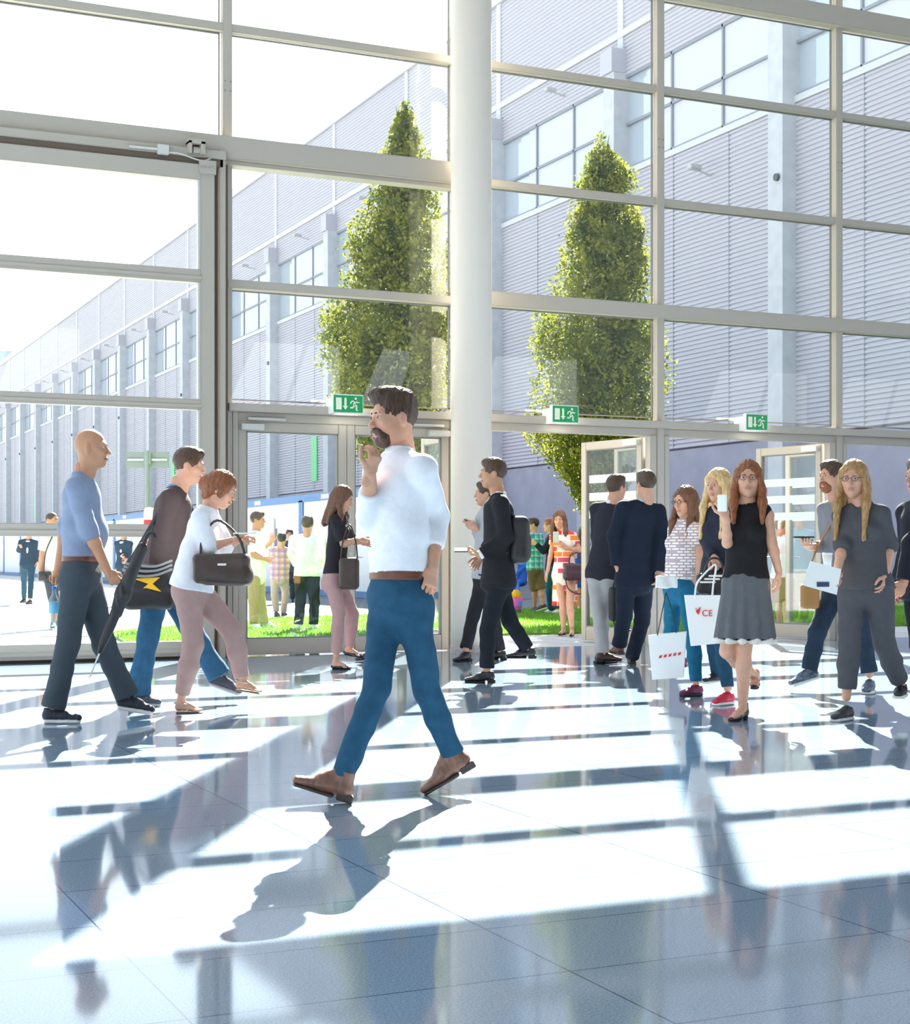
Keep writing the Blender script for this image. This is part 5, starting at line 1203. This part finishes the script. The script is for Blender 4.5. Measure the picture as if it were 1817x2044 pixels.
# ------------------------------------------------------------------ things carried
bagblack = mat('bag_black', (.014, .013, .015), .45, bump=.2); bagbrown = mat('bag_brown', (.05, .030, .022), .38, noise=.2, nscale=12); paperw = mat('white_paper', (.82, .82, .80), .7); strapm = mat('strap_dark', (.03, .03, .035), .7)
def pxy(p, u, v, dz=0.0): return p['J']((u, v, dz))
def thing_px(p, name, label, cat, u, v, dz=0.0, rz=0.0):
    q = pxy(p, u, v, dz); e = thing_at(p, name, label, cat, q); e.rotation_euler = (0, 0, -YAW+math.radians(rz)); return e, p['Z']/F
def soft(name, prims, m, par, res=.008, k=.02, disp=None, cut=None): return link(name, *solid(prims, res, k, disp, cut), m, par, True)

# umbrella of the bald man
e, s = thing_px(P1, 'folded_umbrella', 'long black folded umbrella held slanting by the bald person', 'umbrella', 240, 1165, -.30)
a = np.array([.135, .0, .22]); b = np.array([-.20, .05, -.58])
soft('canopy', [Cap(a, a+(b-a)*.35, .030, .048), Cap(a+(b-a)*.35, a+(b-a)*.80, .048, .018)], bagblack, e, .007, .02, lambda X, Y, Z: .004*np.sin(np.arctan2(Y, X)*6+Z*20))
MB().cyl(a+(b-a)*.78, b, .006, .004, 10).build('tip', STEEL, e)
MB().tube([a, a+[.03, 0, .07], a+[.045, 0, .09], a+[.07, 0, .085], a+[.08, 0, .06]], .012, 10).build('handle', bagblack, e, True)
# water bottle
e, s = thing_px(P1, 'water_bottle', 'clear plastic water bottle with a blue label hanging from the bald person\'s hand', 'bottle', 108, 1176, .17)
pl = glass_mat('bottle_plastic', (.80, .92, .97), .15, .8)
MB().lathe([(.012, 0), (.013, -.03), (.032, -.07), (.033, -.12), (.030, -.15), (.033, -.18), (.033, -.23), (.028, -.24)], n=20).build('bottle_body', pl, e, True)
MB().lathe([(.034, -.155), (.034, -.085)], n=20).build('label_band', mat('label_blue', (.20, .55, .80), .5), e, True)
MB().lathe([(.015, .0), (.015, .02)], n=16).build('cap', mat('cap_blue', (.05, .2, .6), .5), e, True)
# lanyard card on the second man / messenger bag
e, s = thing_px(P2, 'messenger_bag', 'black messenger bag with a yellow zigzag mark on the hip of the brown-jacketed person', 'bag', 297, 1165, -.26, 4)
soft('bag_body', [Rbox((0, 0, -.02), (.165, .06, .155), .035), Rbox((.0, -.01, -.10), (.175, .06, .07), .04)], bagblack, e, .009, .02, lambda X, Y, Z: .003*np.sin(X*22+Z*30))
m = MB(); y_ = -.074
m.prism([(-.095, .035), (.085, .045), (.035, .000), (.095, -.055), (-.005, -.030), (-.03, -.030), (.005, .0)], y_, y_+.012); m.build('yellow_zigzag', mat('mark_yellow', (.85, .48, .01), .6), e)
m = MB()
for k in range(3): m.tube([(-.17+.01*k, -.05, .10+.02*k), (-.06, -.085, .055+.035*k), (.06, -.085, .06+.03*k), (.165, -.05, .10+.03*k)], .010, 6)
m.build('grey_straps', mat('strap_grey', (.22, .22, .23), .5), e, True)
m = MB(); m.tube([(-.15, -.02, .12), (-.05, .05, .30), (.13, .08, .62)], .014, 6); m.build('shoulder_strap', strapm, e, True)
# dark shoulder bag of the woman in white
e, s = thing_px(P3, 'shoulder_bag', 'wide dark brown shoulder bag under the arm of the person in the white blouse', 'bag', 448, 1135, -.20, -4)
soft('bag_body', [Rbox((-.02, 0, .0), (.185, .065, .10), .04), Rbox((.02, 0, -.05), (.17, .075, .06), .05)], bagbrown, e, .009, .03, lambda X, Y, Z: .003*np.sin(X*18+Z*26))
m = MB(); m.tube([(-.16, 0, .08), (-.15, .02, .20), (-.06, .05, .32), (.08, .03, .22), (.14, 0, .09)], .009, 6); m.build('bag_strap', bagbrown, e, True)
MB().bbox(-.03, .03, -.078, -.07, .02, .035, .003).build('buckle', STEEL, e)
e, s = thing_px(P3, 'paper_cards', 'white cards held in the hands of the person in the white blouse', 'paper', 484, 1066, -.15, 10)
MB().bbox(-.06, .09, -.04, .05, 0, .010, .002).build('card', paperw, e); 
# bag of the dark-haired woman
e, s = thing_px(P4, 'handbag', 'brown handbag hanging at the hip of the person in the black top', 'bag', 697, 1145, -.20)
soft('bag_body', [Rbox((0, 0, .0), (.095, .055, .15), .04)], bagbrown, e, .009, .02)
m = MB(); m.tube([(-.08, 0, .12), (-.06, .02, .30), (.0, .05, .46), (.06, .02, .30), (.08, 0, .12)], .008, 6); m.build('bag_strap', bagbrown, e, True)
# dark-suited man: phone and backpack
e, s = thing_px(P6, 'smartphone', 'flat phone held out by the person in the black blazer', 'phone', 925, 1099, -.14)
MB().bbox(-.075, .075, -.036, .036, 0, .010, .003).build('phone_body', mat('phone_dark', (.03, .03, .035), .2), e); MB().box(-.068, .068, -.032, .032, .0102, .0115).build('screen', mat('phone_screen', (.75, .76, .78), .1), e)
e.rotation_euler[0] = .45
e, s = thing_px(P6, 'backpack', 'black backpack on the back of the person in the black blazer', 'backpack', 1036, 1073, .0)
soft('bag_body', [Rbox((0, 0, -.02), (.085, .15, .20), .06), Rbox((.04, 0, -.08), (.06, .12, .11), .04)], bagblack, e, .010, .02, lambda X, Y, Z: .003*np.sin(Y*30+Z*18))
m = MB()
for y_ in (-.10, .10): m.tube([(-.04, y_, .17), (-.12, y_, .24), (-.19, y_*1.2, .16), (-.185, y_*1.2, .0), (-.10, y_*1.3, -.14)], .013, 6)
m.build('shoulder_strap', strapm, e, True)
e, s = thing_px(P6b, 'smartphone', 'phone raised by the person in the grey shirt behind the black blazer', 'phone', 938, 1044, -.1); e.rotation_euler[1] = .5
MB().bbox(-.07, .07, -.034, .034, 0, .010, .003).build('phone_body', mat('phone_dark', (.03, .03, .035), .2), e)
# bag carried by the man with grey trousers
e, s = thing_px(P7, 'laptop_bag', 'black laptop bag hanging low beside the light grey trousers', 'bag', 1234, 1206, -.2)
soft('bag_body', [Rbox((0, 0, 0), (.085, .09, .165), .03)], bagblack, e, .010, .02)
m = MB(); m.tube([(-.05, 0, .15), (-.03, 0, .24), (.0, 0, .36), (.03, 0, .24), (.05, 0, .15)], .008, 6); m.tube([(-.06, -.05, -.10), (-.03, -.08, -.22), (.05, -.08, -.26), (.12, -.05, -.25)], .008, 6); m.build('bag_strap', strapm, e, True)
# young woman: folded cloth and white paper bag
e, s = thing_px(P9, 'folded_leaflet', 'crumpled white leaflet in the hand of the young person in the patterned top', 'paper', 1330, 1162, -.28, 10)
soft('leaflet', [Rbox((0, 0, 0), (.085, .012, .045), .008)], paperw, e, .006, .01, lambda X, Y, Z: .012*np.sin(X*40+Z*25)*0+.004*np.sin(X*60+Z*30))
e, s = thing_px(P9, 'paper_bag', 'white paper bag with red print swinging at the knee of the young dark-haired person', 'bag', 1330, 1268, -.30, -12)
m = MB(); vs = [(-.13, -.05, 0), (.15, -.05, 0.03), (.15, .05, .03), (-.13, .05, 0), (-.10, -.05, -.33), (.13, -.05, -.31), (.13, .05, -.31), (-.10, .05, -.33)]
m.add(vs, [(0, 1, 5, 4), (1, 2, 6, 5), (2, 3, 7, 6), (3, 0, 4, 7), (4, 5, 6, 7)]); m.add([(-.128, -.048, -.004), (.148, -.048, .026), (.148, .048, .026), (-.128, .048, -.004)], [(0, 1, 2, 3)]); m.build('bag_body', mat('bag_white', (.78, .78, .77), .6), e)
m = MB()
for k in range(5): m.prism([(-.05+.035*k, -.17+.006*k), (-.030+.035*k, -.165+.006*k), (-.026+.035*k, -.145+.006*k), (-.045+.035*k, -.15+.006*k)], -.054, -.0505)
m.build('red_print', mat('print_red', (.62, .03, .02), .6), e)
m = MB(); m.tube([(-.06, -.05, .0), (-.03, -.03, .16), (.0, 0, .32)], .004, 5); m.tube([(.08, -.05, .02), (.05, -.03, .17), (.0, 0, .32)], .004, 5); m.build('handle', mat('cord_black', (.03, .03, .03), .8), e)
# tote with red letters of the blond woman
e, s = thing_px(P10, 'tote_bag', 'white tote bag with red mark and letters, held by the pale blond person', 'bag', 1404, 1188, -.42, -6)
m = MB(); vs = [(-.13, -.05, 0), (.13, -.05, 0), (.13, .05, 0), (-.13, .05, 0), (-.085, -.045, -.355), (.15, -.045, -.33), (.15, .045, -.33), (-.085, .045, -.355)]
m.add(vs, [(0, 1, 5, 4), (1, 2, 6, 5), (2, 3, 7, 6), (3, 0, 4, 7), (4, 5, 6, 7)]); m.add([(-.128, -.048, -.004), (.128, -.048, -.004), (.128, .048, -.004), (-.128, .048, -.004)], [(0, 1, 2, 3)]); m.build('bag_body', mat('bag_white', (.78, .78, .77), .6), e)
m = MB(); m.prism([(-.060, -.085), (-.045, -.105), (-.035, -.095), (-.022, -.08), (-.025, -.11), (-.035, -.135), (-.05, -.12), (-.052, -.10)], -.0545, -.0505); m.build('bird_mark', mat('print_red', (.62, .03, .02), .6), e)
tc_ = bpy.data.curves.new('letters', 'FONT'); tc_.body = 'CE'; tc_.size = .062; tc_.extrude = .001
tmp = bpy.data.objects.new('letters', tc_); COL.objects.link(tmp); bpy.context.view_layer.update(); me_ = bpy.data.meshes.new_from_object(tmp.evaluated_get(bpy.context.evaluated_depsgraph_get())); bpy.data.objects.remove(tmp)
to = bpy.data.objects.new('letters', me_); COL.objects.link(to); to.parent = e; to.location = (-.012, -.0535, -.145); to.rotation_euler = (PI/2, 0, 0); me_.materials.clear(); me_.materials.append(mat('print_red', (.62, .03, .02), .6))
m = MB(); m.tube([(-.06, -.05, -.01), (-.04, -.03, .09), (.06, 0, .20), (.09, -.0, .20), (.07, -.03, .09), (.06, -.05, -.01)], .007, 6); m.build('handle', mat('bag_white', (.78, .78, .77), .6), e, True)
e, s = thing_px(P10, 'black_handbag', 'shiny black handbag with white stripes on the forearm of the blond person', 'bag', 1425, 1165, -.26, -6)
soft('bag_body', [Rbox((0, 0, .0), (.125, .06, .075), .03), Rbox((.04, 0, -.10), (.075, .05, .13), .04)], leatherk, e, .008, .03)
m = MB()
for k in range(3): m.bbox(-.10+.03*k, .01+.03*k, -.070, -.058, .005+.022*k, .018+.022*k, .003)
m.build('white_stripes', paperw, e)
m = MB(); m.tube([(-.07, 0, .07), (-.03, 0, .17), (.04, 0, .17), (.08, 0, .07)], .008, 6); m.build('bag_handle', leatherk, e, True)
e, s = thing_px(P11, 'smartphone', 'white phone held up in front of the chest of the red-haired person', 'phone', 1442, 1005, -.33, -20)
MB().bbox(-.03, .03, -.006, .006, -.05, .055, .004).build('phone_body', paperw, e)
# bearded man: phone and papers
e, s = thing_px(P12, 'smartphone', 'dark phone held low by the bearded person', 'phone', 1606, 1066, -.36, 0); q_ = P12['B']+P12['hands'][-1]; g_ = world(q_[0]-.03, q_[1]); e.location = (g_[0], g_[1], q_[2]+.035)
MB().bbox(-.08, .08, -.036, .036, 0, .012, .004).build('phone_body', mat('phone_dark', (.03, .03, .035), .2), e)
e, s = thing_px(P13, 'brochure', 'white folded brochure in front of the grey jumpsuit, held out to the left', 'paper', 1640, 1152, -.30, 8)
m = MB(); m.add([(-.12, 0, -.05), (.10, 0, -.11), (.13, 0, .05), (-.07, 0, .10), (-.12, .006, -.05), (.10, .006, -.11), (.13, .006, .05), (-.07, .006, .10)], [(0, 1, 2, 3), (7, 6, 5, 4), (0, 4, 5, 1), (1, 5, 6, 2), (2, 6, 7, 3), (3, 7, 4, 0)]); m.build('paper', paperw, e)
MB().bbox(-.03, .05, -.004, .0, -.06, -.03, .001).build('printed_patch', mat('print_navy', (.04, .05, .12), .6), e)
e, s = thing_px(P12, 'paper_cup', 'white paper cup held against the chest of the bearded person', 'cup', 1652, 1118, -.26)
MB().lathe([(.028, -.06), (.038, .045), (.034, .045)], n=20).build('cup_body', paperw, e, True); MB().lathe([(.040, .044), (.040, .054), (.03, .056)], n=20).build('lid', WHITE, e, True)
e, s = thing_px(P12, 'brown_satchel', 'tan brown satchel hanging low at the thigh of the bearded person', 'bag', 1617, 1190, -.1)
soft('bag_body', [Rbox((0, 0, 0), (.07, .05, .10), .03)], mat('tan_leather', (.35, .17, .05), .5), e, .010)
m = MB(); m.tube([(-.05, 0, .09), (.06, .05, .35), (.20, .05, .60)], .007, 6); m.build('bag_strap', mat('tan_leather', (.35, .17, .05), .5), e, True)
# woman in the dress
e, s = thing_px(O7, 'handbag', 'dark purple handbag hanging from the arm of the person in the block-print dress', 'bag', 1148, 1141, -.22)
soft('bag_body', [Rbox((0, 0, 0), (.15, .07, .11), .04), Rbox((.0, 0, -.05), (.165, .08, .07), .05)], mat('bag_purple', (.045, .018, .035), .35), e, .009)
m = MB(); m.tube([(-.08, 0, .09), (-.06, 0, .22), (.05, 0, .25), (.09, 0, .10)], .010, 6); m.tube([(-.14, -.02, -.02), (-.10, -.05, -.22), (.04, -.06, -.30), (.15, -.04, -.28)], .009, 6); m.build('bag_handle', mat('bag_purple', (.045, .018, .035), .35), e, True)
e, s = thing_px(O7, 'smartphone', 'pale phone raised by the person in the block-print dress', 'phone', 1110, 1072, -.30)
MB().bbox(-.04, .04, -.006, .006, -.075, .075, .004).build('phone_body', mat('phone_pale', (.5, .58, .5), .3), e)
e, s = thing_px(O9, 'camera', 'black camera on a strap held low by the person in the white T-shirt', 'camera', 90, 1150, -.2)
soft('camera_body', [Rbox((0, 0, 0), (.09, .05, .07), .02), Cap((0, -.03, 0), (.0, -.14, -.02), .045, .045, cutb=True, k=.01)], bagblack, e, .010, .01)
MB().tube([(-.02, 0, .06), (.02, -.04, .35), (.10, .05, .60)], .010, 6).build('neck_strap', strapm, e, True)
